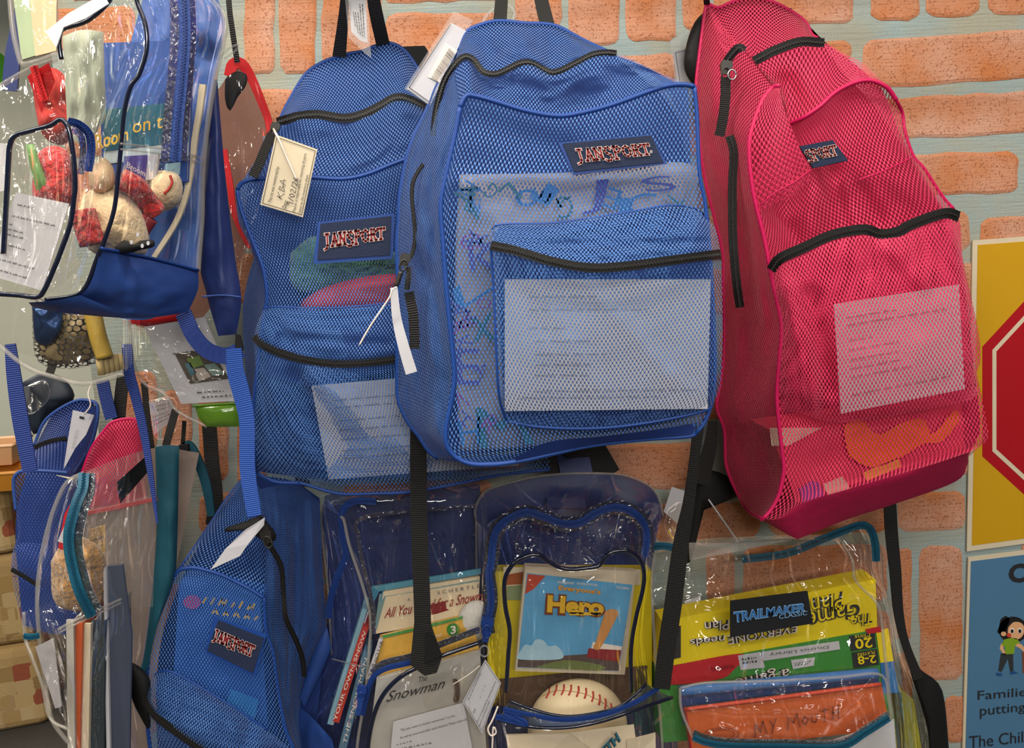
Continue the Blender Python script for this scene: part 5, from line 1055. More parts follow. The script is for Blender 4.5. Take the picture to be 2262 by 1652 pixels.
# ---------------- P: clear bag with the game box
G = thing('backpack', 'clear plastic backpack with teal zippers holding a yellow game box', 'backpack', (1750, 1750), .1, 'clear backpacks')
gb_, gf = .03, .20
gfr = [(1883, 1237, .14), (1887, 1276, .16), (1905, 1300, .18), (1934, 1328, gf), (1946, 1365, gf), (1955, 1450, gf), (1968, 1560, gf)]
panel(G, 'back_panel', D([(1450, 1195), (1650, 1185), (1847, 1178), (1905, 1160), (1928, 1172)], gb_), D([(1440, 1750), (1750, 1755), (2065, 1750)], gb_), (), D([(1946, 1221), (1950, 1284), (1974, 1355), (1990, 1434), (2025, 1513), (2052, 1592)], gb_), VINW, 24, 24, .004, .008, (4, 4), (), 1.1)
panel(G, 'front_panel', [(1445, 1222, .12), (1524, 1201, .12), (1630, 1199, .11), (1737, 1190, .11), (1800, 1180, .11), (1859, 1197, .12)], D([(1470, 1750), (1720, 1755), (1985, 1750)], gf), [(1440, 1300, .17), (1448, 1450, gf), (1460, 1600, gf)], gfr, VINW, 110, 120, .010, .012, (5, 6), ((1560, 1212, 1760, 1204, .010, 7), (1740, 1200, 1725, 1330, .006, 6), (1705, 1205, 1665, 1320, .006, 6), (1780, 1205, 1800, 1310, .006, 6), (1860, 1240, 1880, 1330, .010, 6), (1540, 1230, 1640, 1228, .006, 5), (1500, 1330, 1560, 1480, .006, 6), (1820, 1420, 1760, 1490, .006, 5), (1760, 1490, 1700, 1500, .006, 5), (1590, 1380, 1605, 1420, .006, 5)), 2.9)
panel(G, 'side_panel', [(1859, 1197, .12), (1895, 1160, .11), (1928, 1172, gb_)], [(1985, 1750, gf), (2065, 1750, gb_)], gfr, D([(1946, 1221), (1950, 1284), (1974, 1355), (1990, 1434), (2025, 1513), (2052, 1592)], gb_), VINW, 20, 44, .0, .014, (3, 8), (), 4.2)
panel(G, 'top_panel', D([(1450, 1195), (1650, 1185), (1847, 1178)], gb_), [(1445, 1222, .12), (1630, 1199, .11), (1737, 1190, .11), (1859, 1197, .12)], (), (), VINW, 34, 10, .004, .010, (5, 2), (), 5.2)
slab(G, 'top_edge_band', [(1522, 1199, .125), (1632, 1200, .125), (1750, 1192, .12), (1632, 1218, .13), (1524, 1238, .13)], .002, TUBEC)
zipper(G, [(1425, 1212, .12), (1460, 1206, .12), (1500, 1212, .12)], 16, TEALT, TEALZ)
zipper(G, [(1640, 1236, .09), (1740, 1222, .09), (1820, 1190, .10), (1870, 1170, .11), (1905, 1160, .11), (1925, 1172, .10), (1934, 1205, .09), (1936, 1240, .08)], 17, TEALT, TEALZ, lift=.006)
tube(G, 'piping', [(1859, 1197, .12)] + gfr + [(1985, 1750, gf)], .0026, TUBEC, 60)
tube(G, 'piping', D([(1928, 1172), (1946, 1221), (1950, 1284), (1974, 1355), (1990, 1434), (2025, 1513), (2052, 1592), (2065, 1750)], gb_), .0028, TUBEC, 60)
tube(G, 'piping', [(1445, 1222, .12), (1440, 1300, .17), (1448, 1450, gf), (1460, 1600, gf), (1470, 1750, gf)], .0026, TUBEC, 40)
lbp = slab(G, 'logo_patch', D([(1614, 1328), (1784, 1306), (1796, 1377), (1614, 1408)], gf + .016), .003, LABELB)
TBL = mat('label_blue', '#7fb0e0', .6, .05, 20, 0)
text(lbp, 'lettering_outline', 'TRAILMAKER', [(1620, 1351), (1781, 1331), (1779, 1350), (1622, 1376)], gf + .0165, TBL, .05)
text(lbp, 'lettering', 'TRAILMAKER', [(1622, 1353), (1779, 1333), (1777, 1348), (1624, 1374)], gf + .0172, mat('label_deep_blue', '#2a66a4', .6, .05, 20, 0), .012)
text(lbp, 'lettering', 'CLASSIC', [(1721, 1357), (1784, 1349), (1783, 1358), (1721, 1367)], gf + .0165, TBL)
gbx = thing('board_game', 'yellow, green and red game box standing upside down in the clear bag with teal zippers', 'game', (1720, 1540), .1)
gy = [(1462, 1372), (1934, 1279), (1938, 1392), (1452, 1478)]
gl_ = [(1452, 1478), (1938, 1392), (1975, 1530), (1462, 1560)]
slab(gbx, 'lid', D(gy, .150), .045, YELLOW)
slab(gbx, 'tray', D([(1454, 1476), (1939, 1391), (1978, 1600), (1462, 1640)], .152), .045, GREENP)
slab(gbx, 'red_print', D([(1456, 1476), (1640, 1444), (1620, 1480), (1590, 1500), (1500, 1512), (1458, 1505)], .1535), .0008, REDP, 40)
slab(gbx, 'yellow_print', D([(1935, 1394), (1962, 1388), (1974, 1460), (1945, 1464)], .1535), .0008, YELLOW)
slab(gbx, 'blue_print', D([(1945, 1464), (1974, 1460), (1985, 1530), (1950, 1532)], .1535), .0008, BLUEPR)
slab(gbx, 'red_corner', D([(1912, 1390), (1944, 1384), (1948, 1396), (1916, 1400)], .1538), .0008, REDP)
slab(gbx, 'black_print', D([(1480, 1388), (1504, 1382), (1504, 1452), (1478, 1458)], .1515), .0008, INK)
slab(gbx, 'black_print', D([(1876, 1405), (1932, 1398), (1936, 1430), (1880, 1438)], .1540), .0008, INK)
slab(gbx, 'black_print', D([(1882, 1442), (1938, 1434), (1942, 1468), (1886, 1475)], .1540), .0008, INK)
slab(gbx, 'white_sticker', D([(1682, 1440), (1853, 1416), (1856, 1434), (1684, 1460)], .1540), .0008, WHITE)
slab(gbx, 'white_sticker', D([(1630, 1448), (1680, 1440), (1690, 1474), (1636, 1480)], .1540), .0008, WHITE)
slab(gbx, 'white_sticker', D([(1747, 1458), (1800, 1452), (1798, 1470), (1752, 1478)], .1540), .0008, WHITE)
def up(tl, tr, brr, bl_): return [brr, bl_, tl, tr]      # upside-down lettering
def T2(s_, q, d_, bold=.06, ink=None, fill=None):
    text(gbx, 'lettering_outline', s_, q, d_, ink or INK, bold + .07); text(gbx, 'lettering', s_, q, d_ + .0012, fill or LWHITE, bold)
T2('The', up((1878, 1360), (1930, 1352), (1926, 1378), (1882, 1387)), .1515, .0, INK, YELLOW)
T2('Game', up((1778, 1352), (1905, 1326), (1905, 1362), (1784, 1395)), .1515, .0, INK, YELLOW)
T2('Plan', up((1790, 1322), (1866, 1304), (1862, 1345), (1796, 1360)), .1515, .0, INK, YELLOW)
T2('EVERYONE', up((1606, 1404), (1762, 1383), (1760, 1397), (1610, 1424)), .1515, .0)
T2('needs', up((1524, 1412), (1602, 1402), (1600, 1420), (1526, 1428)), .1515, .0)
T2('Plan', up((1556, 1374), (1612, 1368), (1610, 1390), (1558, 1396)), .1515, .0)
T2('a game', up((1620, 1494), (1744, 1468), (1742, 1492), (1628, 1512)), .1540, .0)
T2('Plan', up((1556, 1512), (1622, 1504), (1620, 1524), (1560, 1528)), .1540, .0)
text(gbx, 'lettering', '20', up((1888, 1412), (1926, 1407), (1928, 1430), (1890, 1434)), .1545, YELLOW, .02)
text(gbx, 'lettering', 'Mins', up((1888, 1403), (1922, 1399), (1922, 1408), (1888, 1412)), .1545, YELLOW)
text(gbx, 'lettering', '2-8', up((1894, 1450), (1934, 1446), (1936, 1464), (1896, 1468)), .1545, YELLOW, .02)
text(gbx, 'lettering', 'PLAYERS', up((1894, 1443), (1932, 1437), (1932, 1444), (1894, 1450)), .1545, YELLOW)
text(gbx, 'lettering', 'WARNING', up((1570, 1474), (1622, 1466), (1622, 1476), (1572, 1484)), .1540, mat('ink_red', '#8c1420', .5, .05, 20, 0))
text(gbx, 'lettering', 'District Library', up((1700, 1441), (1830, 1424), (1831, 1432), (1702, 1450)), .1545, INKG)
strokes(gbx, 'print', scribble([(.05, .95, .6, .2), (.1, .8, .3, .2)], 3, step=.03), [(1750, 1460), (1796, 1455), (1795, 1470), (1753, 1476)], .1545, INK, .05)
strokes(gbx, 'print', scribble([(.1, .8, .65, .2), (.1, .8, .35, .2)], 5, step=.03), [(1634, 1450), (1678, 1444), (1686, 1470), (1638, 1476)], .1545, INK, .05)
bi = thing('blue_binder', 'blue binder edge lying below the game box', 'binder', (1730, 1560), .18)
tube(bi, 'spine', [(1502, 1526, .180), (1700, 1508, .182), (1938, 1486, .18)], .0085, mat('binder_blue', '#3a78c4', .4, .1, 20, .05), 20, 10)
slab(bi, 'cover', D([(1500, 1529), (1940, 1488), (1950, 1560), (1510, 1600)], .172), .006, mat('binder_navy', '#284c90', .4, .1, 20, .05))
mm = book('orange_book', 'orange book with handwritten brown lettering in the pocket of the game box bag', [(1518, 1572, .196), (1948, 1516, .192), (1968, 1610, .196), (1530, 1660, .20)], .196, .014, ORANGE, spine=REDP)
tube(mm, 'red_edge', [(1518, 1566, .198), (1740, 1538, .197), (1946, 1511, .194)], .003, mat('edge_red', '#e05038', .4, .1, 20, 0), 16)
strokes(mm, 'lettering', [[(0, 0), (.03, .9), (.07, .3), (.11, 1), (.14, .1)], [(.19, .9), (.22, .5), (.26, 1)], [(.22, .5), (.2, 0)], [(.38, 0), (.4, 1), (.45, .4), (.5, 1), (.52, 0)], [(.58, .1), (.55, .4), (.58, .7), (.62, .4), (.58, .1)], [(.66, .7), (.66, .2), (.70, .1), (.73, .7)], [(.80, 0), (.81, 1)], [(.76, .8), (.86, .85)], [(.9, 0), (.9, 1)], [(.96, 0), (.97, 1)], [(.9, .5), (.97, .55)]], [(1664, 1598), (1858, 1556), (1860, 1585), (1668, 1628)], .2015, mat('hand_brown', '#8c3a1c', .6, .1, 20, 0), .10)
strokes(mm, 'badge_print', [[(x, y) for x, y in arc(.5, .5, .5, .5, 0, 360, 20)], [(x, y) for x, y in arc(.5, .5, .38, .36, 0, 360, 20)]], [(1548, 1612), (1630, 1604), (1634, 1636), (1552, 1644)], .2025, MATS['hand_brown'], .05)
gp = [(1502, 1520, .215), (1560, 1508, .22), (1700, 1504, .225), (1850, 1496, .222), (1945, 1490, .215)]
panel(G, 'pocket', gp, [(1535, 1640, .235), (1620, 1655, .24), (1740, 1655, .24), (1860, 1652, .24), (1915, 1622, .235), (1966, 1590, .225)], [(1506, 1570, .225)], [(1960, 1540, .22)], VINW, 110, 60, .012, .010, (6, 3), ((1515, 1560, 1620, 1578, .010, 6), (1620, 1578, 1800, 1576, .010, 6), (1800, 1576, 1845, 1592, .010, 6), (1845, 1592, 1890, 1556, .010, 6), (1890, 1556, 1930, 1505, .010, 6), (1540, 1530, 1700, 1520, .006, 6)), 7.1)
tube(G, 'pocket_piping', gp + [(1962, 1540, .22), (1968, 1590, .222)], .0024, TUBEC, 50); tube(G, 'pocket_piping', [gp[0], (1506, 1570, .225), (1535, 1640, .235)], .0024, TUBEC, 24)
gz = [(1532, 1628, .238), (1560, 1640, .242), (1618, 1648, .246), (1737, 1650, .248), (1855, 1650, .246), (1914, 1618, .242), (1964, 1586, .23)]
ribbon(G, 'zipper_border', [(p[0], p[1] - 11, p[2]) for p in gz], 12, VINT, .001, 60); zipper(G, gz, 15, TEALT, TEALZ, lift=.003)
panel(G, 'pocket_lower', gz, D([(1530, 1760), (1740, 1765), (1975, 1755)], .23), (), (), VIN, 24, 12, .01)
ip = slab(None, 'inventory_card', [(1760, 1662, .222), (1975, 1588, .21), (1985, 1740, .21), (1760, 1740, .22)], .0008, WHITE)
tag(ip, 'plain white card under the teal zipper of the game box bag', 'card', 'kit cards')
o = slab(None, 'small_box', [(1992, 1532, .12), (2018, 1545, .09), (2050, 1740, .09), (2006, 1740, .12)], .05, mat('box_olive', '#9c9830', .5, .4, 40, 0)); tag(o, 'olive patterned box seen through the side of the game box bag', 'box')
pillow(G, 'shoulder_pad', [(2000, 1405), (2025, 1470), (2070, 1505), (2086, 1545), (2095, 1640), (2100, 1740), (2062, 1740), (2050, 1620), (2035, 1560), (2010, 1480)], .055, .016, BLACK, 40)
pillow(G, 'shoulder_pad', [(1535, 1050), (1580, 1040), (1640, 1075), (1625, 1100), (1560, 1105), (1535, 1150), (1530, 1230), (1515, 1230)], .05, .012, BLACK, 40)
gt = thing('laminated_tag', 'crumpled clear tag sleeve with a white card behind the long black strap', 'tag', (1480, 1180), .06, 'kit tags')
slab(gt, 'card', D([(1484, 1075), (1516, 1086), (1500, 1160), (1466, 1130)], .055), .001, WHITE)
pillow(gt, 'sleeve', [(1475, 1125), (1500, 1108), (1512, 1125), (1500, 1180), (1490, 1200), (1468, 1165)], .065, .008, VINW, 24, 4, .006)
tube(None, 'cable_tie', [(1565, 1103, .07), (1598, 1150, .08), (1632, 1199, .085)], .0016, WHITE, 12, 6)
tag(bpy.data.objects['cable_tie'], 'straight white cable tie above the clear bag with the game box', 'cable tie')
cp = slab(None, 'folded_paper', [(1512, 1330, .10), (1545, 1318, .10), (1562, 1350, .10), (1530, 1362, .10)], .004, WHITE); tag(cp, 'small folded white paper behind the top edge of the game box', 'paper')
# ================================================================== left cluster
# ---------------- A: clear backpack nearest the camera
A = thing('backpack', 'clear plastic backpack with a blue base and blue zipper, hanging nearest at the upper left', 'backpack', (280, 700), .4, 'clear backpacks')
ab, af = .30, .50
aback = D([(471, 2), (490, 22), (498, 54), (490, 109), (474, 177), (463, 245), (452, 327), (447, 400), (446, 482), (440, 560), (438, 598)], ab)
afront = D([(296, -60), (302, 0), (321, 54), (324, 109), (308, 163), (289, 191), (275, 245), (267, 327), (260, 400), (251, 468), (229, 536), (223, 550)], af)
atop = D([(135, -60), (220, -80), (296, -60)], af)
panel(A, 'back_panel', D([(330, -60), (400, -70), (460, -60)], ab - .005), D([(200, 690), (330, 705), (434, 640)], ab - .005), D([(240, 300)], ab - .005), aback[1:], mat('lit_nylon', '#35599f', .5, .15, 18, .4), 24, 34, .004, .012, (5, 8), ((440, 60, 480, 90, .012, 12), (430, 110, 480, 140, -.01, 12)), 1.5)  # lighter copy of the blue nylon, light on the back put into its colour
panel(A, 'front_panel', [(133, 71, af), (142, 63, af), (191, 47, af), (234, 11, af), (262, -30, af), (296, -60, af)], D([(60, 660), (100, 655), (223, 550)], af), D([(131, 90), (136, 131), (130, 250), (110, 400), (80, 560)], af), afront[1:-1], VINW, 70, 110, .006, .014, (5, 5), ((215, 40, 225, 240, .014, 12), (262, 24, 250, 160, .012, 6), (284, 16, 292, 80, .012, 6), (292, 80, 255, 172, .012, 6), (160, 160, 140, 260, .008, 6), (190, 180, 150, 330, .010, 6), (205, 230, 180, 330, .008, 5), (175, 120, 180, 200, .008, 6), (235, 200, 215, 300, .009, 6)), 2.3)
panel(A, 'side_panel', [(296, -60, af), (380, -80, .40), (471, -40, ab)], [(223, 550, af), (335, 570, .40), (438, 598, ab)], afront[1:-1], [(471, 2, ab)] + aback[1:-1], VINW, 80, 130, .0, .010, (4, 8), ((310, 172, 375, 130, .008, 5), (376, 340, 350, 390, .010, 5), (350, 390, 292, 466, .010, 5), (330, 480, 300, 540, .009, 5), (305, 470, 285, 520, .008, 4), (280, 440, 262, 500, .009, 5), (345, 60, 375, 90, .008, 6), (330, 220, 300, 300, .008, 6)), 3.1)
tube(A, 'piping', afront + D([(212, 577), (191, 631), (163, 653), (100, 662)], af), .0023, TUBE, 110, 10)
tube(A, 'piping', D([(296, -60), (262, -30), (234, 11), (191, 47), (142, 63), (133, 75), (131, 95), (136, 131)], af), .0023, TUBE, 60, 10)
tube(A, 'piping', [(471, -40, ab)] + aback, .0034, TUBEC, 80)
az = [(404, -60, .41), (406, 0, .41), (408, 82, .41), (400, 191, .41), (392, 272, .41), (387, 356, .41)]
ribbon(A, 'zipper_border', [(p[0] - 21, p[1], p[2] + .012) for p in az], 22, VINB, .001); ribbon(A, 'zipper_border', [(p[0] + 18, p[1], p[2] - .012) for p in az], 14, VINB, .001)
zipper(A, az, 26, BLUET, BLUEZ, lift=.012, tw=.34)
tube(A, 'seam', [(268, 318, af + .003), (340, 326, .43), (400, 335, .375), (452, 352, .31)], .0016, TUBEC, 24); tube(A, 'seam', [(268, 330, af + .003), (340, 338, .43), (400, 347, .375), (452, 364, .31)], .0012, TUBEC, 24)
panel(A, 'base_side', [(223, 548, af + .002), (335, 570, .405), (438, 597, ab + .004)], [(120, 690, af - .01), (300, 703, .42), (415, 690, ab + .02)], D([(202, 620), (177, 652)], af + .002), D([(437, 640)], ab + .004), NYLON, 26, 22, .012, .006, (4, 3), ((300, 600, 290, 690, .006, 12),), 4.4)
panel(A, 'base_front', D([(63, 668), (120, 664), (177, 652)], af + .004), D([(70, 676), (120, 688), (300, 703)], af - .03), (), (), NYLON, 12, 8, .006)
tube(A, 'base_binding', [(223, 548, af + .004), (335, 570, .409), (438, 597, ab + .008)], .0018, BLUEP, 24)
# front pocket
ppf = .575
app = [(8, 560, ppf), (14, 449, ppf), (19, 354, ppf), (22, 321, ppf), (33, 300, ppf), (68, 289, ppf), (109, 278, ppf), (133, 264, ppf), (147, 275, ppf), (155, 300, ppf), (163, 354, ppf), (166, 408, ppf), (163, 440, ppf), (155, 495, ppf), (136, 550, ppf), (120, 591, ppf), (98, 640, ppf), (82, 656, ppf), (41, 652, ppf), (-20, 648, ppf)]
panel(A, 'pocket', app[3:9], app[:15:-1], app[2::-1], app[9:16], VINW, 70, 90, .010, .012, (6, 4), ((60, 320, 80, 430, .010, 6), (85, 330, 105, 440, .010, 6), (118, 310, 122, 450, .010, 5), (140, 300, 146, 420, .008, 5), (40, 330, 50, 400, .009, 6)), 5.6)
panel(A, 'pocket_side', [(133, 264, ppf), (170, 266, .54), (205, 290, .51)], [(98, 640, ppf), (130, 650, .54), (165, 640, .51)], app[8:16], [(214, 340, .51), (216, 420, .51), (205, 500, .51), (190, 580, .51)], VINW, 14, 36, .0, .012, (3, 8), ((150, 560, 175, 620, .012, 10),), 6.7)
tube(A, 'pocket_piping', app, .0024, TUBE, 120, 10)
zipper(A, [(150, 268, .555), (174, 275, .54), (196, 296, .53), (201, 330, .525), (194, 378, .525)], 18, BLUET, BLUEZ, lift=.010, tw=.4)
ribbon(A, 'zipper_border', [(158, 285, .56), (178, 300, .55), (183, 335, .545), (178, 385, .545)], 14, VINB, .001)
panel(A, 'shoulder_strap', D([(462, 180), (480, 175)], .27), D([(482, 742), (522, 738)], .27), D([(452, 330), (440, 560), (456, 650)], .27), D([(497, 380), (518, 560), (533, 658)], .27), NYLOND, 12, 40, .018, .004, (2, 10), ((480, 300, 490, 640, .006, 6),), 7.2)
tube(A, 'strap_seam', D([(446, 655), (490, 652), (533, 656)], .291), .0012, NYLON, 10, 5)
ribbon(A, 'webbing_strap', [(404, 690, .30), (428, 742, .305), (460, 775, .305), (500, 786, .30), (533, 772, .295)], 36, NAVYW, .002)
ribbon(A, 'webbing_strap', [(515, 770, .30), (520, 820, .30), (533, 870, .30), (545, 930, .30), (547, 1040, .30), (562, 1140, .30)], [36, 38, 38, 34, 34, 32], BLUEW, .002)
slab(A, 'strap_buckle', D([(520, 738), (530, 742), (537, 772), (528, 782), (519, 765)], .298), .006, BLACK)
cdA = thing('inventory_card', 'white typed card in the front pocket of the upper left clear backpack', 'card', (60, 640), .56, 'kit cards')
cq = [(35, 425, .568), (153, 450, .568), (93, 642, .564), (-30, 606, .564)]
slab(cdA, 'card', cq, .0008, WHITE)
strokes(cdA, 'print', scribble([(.1, .4, .86, .02), (.08, .9, .72, .022), (.08, .16, .62, .02), (.08, .36, .56, .02), (.1, .4, .50, .02), (.08, .5, .38, .022), (.08, .22, .27, .02), (.08, .75, .2, .022), (.08, .7, .08, .022)], 6, step=.011), cq, .566, INKG, .006, .0012)

rb_ = book('picture_book', 'blue picture book with gold lettering on a teal band in the upper left clear backpack', [(222, 95, .40), (425, 88, .355), (412, 400, .355), (232, 430, .41)], .38, .012, mat('book_blue', '#34569e', .45, .15, 10, 0))
slab(rb_, 'teal_band', [(228, 242, .412), (418, 222, .362), (416, 312, .362), (229, 334, .413)], .0008, mat('band_teal', '#2c6478', .5, .2, 12, 0))
slab(rb_, 'pale_band', [(229, 335, .412), (416, 313, .362), (415, 345, .362), (229, 362, .413)], .0008, mat('band_pale', '#b8c8cc', .5, .1, 12, 0))
text(rb_, 'lettering', 'Room', [(208, 298, .424), (282, 280, .408), (284, 310, .408), (212, 332, .424)], .40, GOLD, .02, .002, .1)
text(rb_, 'lettering', 'on the', [(292, 264, .404), (396, 242, .378), (398, 276, .378), (294, 294, .404)], .40, GOLD, .0, .002, .1)
pb_ = thing('purple_book', 'small purple book with white lettering behind the stuffed toy', 'book', (300, 430), .41)
slab(pb_, 'cover', [(274, 345, .418), (326, 342, .405), (320, 420, .405), (270, 425, .418)], .010, mat('book_purple', '#4c3f8c', .5, .1, 12, 0))
slab(pb_, 'pages', [(326, 343, .4045), (350, 341, .398), (344, 395, .398), (321, 398, .4045)], .006, WHITE)
text(pb_, 'lettering', 'Broom', [(281, 357, .419), (321, 378, .408), (320, 390, .408), (280, 370, .419)], .41, LWHITE)
o = slab(None, 'pale_blue_card', [(366, 362, .385), (398, 358, .375), (396, 385, .375), (366, 388, .385)], .003, mat('card_sky', '#a8d0dc', .5, .1, 12, 0)); tag(o, 'pale blue card above the round head of the stuffed toy', 'card')
strokes(o, 'print', scribble([(.05, .95, .4, .2)], 3, step=.05), [(368, 368, .386), (390, 366, .378), (389, 382, .378), (368, 384, .386)], .38, INKG, .06)
edge_ = ribbon(None, 'page_edge', [(447, 186, .33), (440, 240, .335), (430, 300, .335), (423, 360, .34), (410, 430, .345), (385, 495, .36), (338, 570, .385)], [14, 13, 12, 11, 11, 11, 10], CREAM, .006)
edge_.name = 'large_flat_book'; WL['large_flat_book'] = WL.get('page_edge', (0, 0, 0)); tag(edge_, 'curved cream page edge of a thin book along the side of the upper left backpack', 'book')
ty = thing('stuffed_toy', 'cream stuffed toy with a red scarf and black dotted bow in the upper clear backpack', 'toy', (300, 555), .40)
pillow(ty, 'body', [(185, 430), (230, 405), (275, 420), (315, 470), (330, 530), (310, 570), (240, 570), (190, 545), (172, 490)], .415, .05, BEIGE, 40, 6, .006)
pillow(ty, 'head', [(318, 420), (325, 388), (355, 376), (392, 384), (404, 415), (395, 450), (362, 467), (330, 455)], .375, .035, BEIGE, 36, 6)
tube(ty, 'mouth_line', [(376, 388, .408), (380, 402, .411), (374, 416, .412), (362, 428, .413)], .0016, STITCH, 14, 5)
pillow(ty, 'arm', [(195, 380), (225, 348), (250, 370), (252, 410), (225, 428), (200, 415)], .44, .02, mat('beige_curl', '#cbb090', .9, .15, 120, .6), 30)
tube(ty, 'scarf', [(268, 395, .45), (300, 412, .44), (322, 440, .42), (345, 470, .41)], .012, REDPL, 24, 10)
tube(ty, 'scarf', [(330, 480, .42), (310, 510, .42), (300, 530, .42)], .010, mat('dark_red_cloth', '#7c2a34', .9, .2, 100, .5), 14, 10)
tube(ty, 'scarf', [(182, 465, .465), (192, 500, .465), (205, 540, .465)], .014, REDPL, 14, 10)
bw = pillow(ty, 'bow', [(252, 546), (275, 530), (295, 540), (310, 532), (338, 530), (340, 545), (310, 552), (290, 558), (262, 560)], .468, .010, BLACK, 30)
for x, y in ((290, 535), (327, 537), (314, 543), (304, 518)): slab(bw, 'dot', D(arc(x, y, 3.5, 5, 0, 320, 8), .481), .001, WHITE)
ry = pillow(None, 'red_yarn_ball', [(70, 420), (78, 350), (110, 322), (150, 335), (160, 390), (158, 450), (120, 470), (80, 460)], .53, .022, REDPL, 36, 6, .008); tag(ry, 'fuzzy red wool bundle behind the typed card in the clear pocket', 'wool')
gs = panel(None, 'reflection_sheet', [(138, 80, .47), (180, 66, .475), (228, 70, .47)], [(150, 300, .46), (190, 320, .465), (235, 260, .46)], (), (), mat('reflection_green_grey', '#aeb6a4', .5, .35, 9, .1), 14, 20, .012, .012, (5, 2)); tag(gs, 'grey-green sheet standing in for paper and reflections in the upper left clear backpack', 'paper')  # mostly reflections on the vinyl, modelled as a coloured sheet
gl2 = panel(None, 'green_leaf_sheet', [(55, 320, .55), (75, 318, .55)], [(80, 420, .55), (110, 420, .55)], (), (), mat('leaf_green', '#6c9858', .5, .3, 20, .1), 6, 10, .006); tag(gl2, 'narrow green paper strip in the clear front pocket', 'paper')

# ---------------- B: clear pouch at the top left corner
B_ = thing('clear_pouch', 'clear plastic pouch with pale pages hanging in the top left corner', 'pouch', (70, 140), .40)
panel(B_, 'front_sheet', D([(14, -60), (70, -70), (140, -60)], .43), D([(49, 142), (95, 132), (128, 118)], .43), D([(20, 0), (28, 60), (42, 125)], .43), (), VINW, 18, 20, .01, .008, (4, 4), (), 1.2)
panel(B_, 'back_sheet', D([(14, -60), (70, -70), (140, -60)], .39), D([(49, 142), (95, 132), (128, 118)], .39), (), (), VIN, 10, 10)
tube(B_, 'piping', D([(20, -40), (28, 60), (42, 125), (52, 142), (95, 132), (128, 118)], .43), .003, TUBEC, 40)
o = thing('pale_book', 'cream and pale green book pages inside the corner pouch', 'book', (90, 125), .41)
slab(o, 'cream_page', [(60, -60, .415), (125, -60, .415), (124, 112, .415), (78, 124, .415)], .004, mat('page_peach', '#e8cfa8', .6, .1, 10, 0))
slab(o, 'green_page', [(22, -60, .412), (66, -60, .415), (80, 122, .415), (48, 132, .412)], .004, mat('page_green', '#b4c8a4', .6, .25, 14, 0))
o = slab(None, 'white_label_sleeve', [(100, 70, .515), (150, 30, .515), (228, -14, .515), (240, 8, .515), (190, 40, .515), (140, 60, .515), (124, 104, .515)], .002, mat('bright_sleeve', '#f4f4f0', .25, .05, 20, .1)); tag(o, 'crumpled white label sleeve over the top of the upper left clear backpack', 'label')
ribbon(None, 'blue_strap', [(85, -160, .215), (58, -30, .20), (40, 60, .20), (28, 120, .20), (20, 200, .20)], 34, NYLOND, .004); tag(bpy.data.objects['blue_strap'], 'blue shoulder strap hanging behind the corner pouch', 'strap')

# ---------------- C: clear bag with red zipper behind A
C_ = thing('backpack', 'clear plastic backpack with a red zipper hanging behind the blue-based one', 'backpack', (150, 845), .25, 'clear backpacks')
cb, cf = .16, .36
panel(C_, 'front_panel', D([(-60, 230), (0, 190), (68, 152), (125, 131), (200, 140)], cf), D([(-60, 700), (14, 776), (68, 814), (123, 833), (191, 847), (272, 826)], cf), (), D([(250, 300), (270, 600)], cf), VINW, 34, 44, .01, .02, (6, 7), (), 1.6)
panel(C_, 'side_panel', [(200, 140, cf), (300, 200, cb)], [(272, 826, cf), (330, 760, cb)], D([(250, 300), (270, 600)], cf), (), VINW, 12, 24, 0, .01, (3, 6), (), 2.2)
panel(C_, 'back_panel', D([(-60, 260), (120, 150), (300, 200)], cb), D([(-20, 760), (150, 800), (330, 760)], cb), (), (), VINW, 12, 12, 0, .01, (3, 3), (), 3.3)
panel(C_, 'red_tape', D([(60, 168), (108, 138)], cf + .004), D([(92, 250), (122, 180)], cf + .004), (), (), mat('red_shiny_tape', '#b81c20', .25, .35, 90, .6), 8, 10)
zipper(C_, [(74, 146, cf + .006), (84, 180, cf + .006), (98, 222, cf + .006)], 18, REDT, REDF, lift=.004)
tube(C_, 'piping', D([(-60, 230), (0, 190), (68, 152), (125, 131)], cf), .003, TUBEC, 24); tube(C_, 'piping', D([(-60, 700), (14, 776), (68, 814), (123, 833), (191, 847), (272, 826)], cf), .003, TUBEC, 40)
GN = net('gold_black_net', '#15130f', '#1c1a14', .0085, .0147, .42, .243)
o = pillow(None, 'net_bundle', [(70, 660), (140, 660), (215, 690), (225, 760), (215, 800), (150, 815), (85, 800), (72, 740)], .30, .03, GN, 40, 6, .02, 3.0); tag(o, 'black net bundle over gold cloth in the red-zippered clear bag', 'fabric')
o = pillow(None, 'gold_cloth', [(80, 670), (140, 665), (205, 700), (215, 760), (205, 790), (150, 805), (95, 790), (80, 740)], .295, .026, mat('gold_lame', '#a89470', .4, .45, 14, .5), 40, 6, .014, 5.0); tag(o, 'dull gold cloth under the black net in the red-zippered clear bag', 'fabric')
o = pillow(None, 'blue_foil', [(70, 672), (128, 672), (138, 720), (112, 760), (78, 752)], .325, .012, mat('blue_foil', '#24406c', .2, .5, 40, .6, metal=.6), 24, 5, .008); tag(o, 'crinkled dark blue foil piece beside the black net', 'foil')
rg = thing('gold_net_roll', 'roll of yellow-gold net beside the black net bundle', 'roll', (225, 800), .32)
tube(rg, 'roll', [(205, 690, .325), (216, 740, .33), (232, 790, .33)], .0105, mat('gold_core', '#b89a3c', .5, .3, 60, .3), 16, 12)
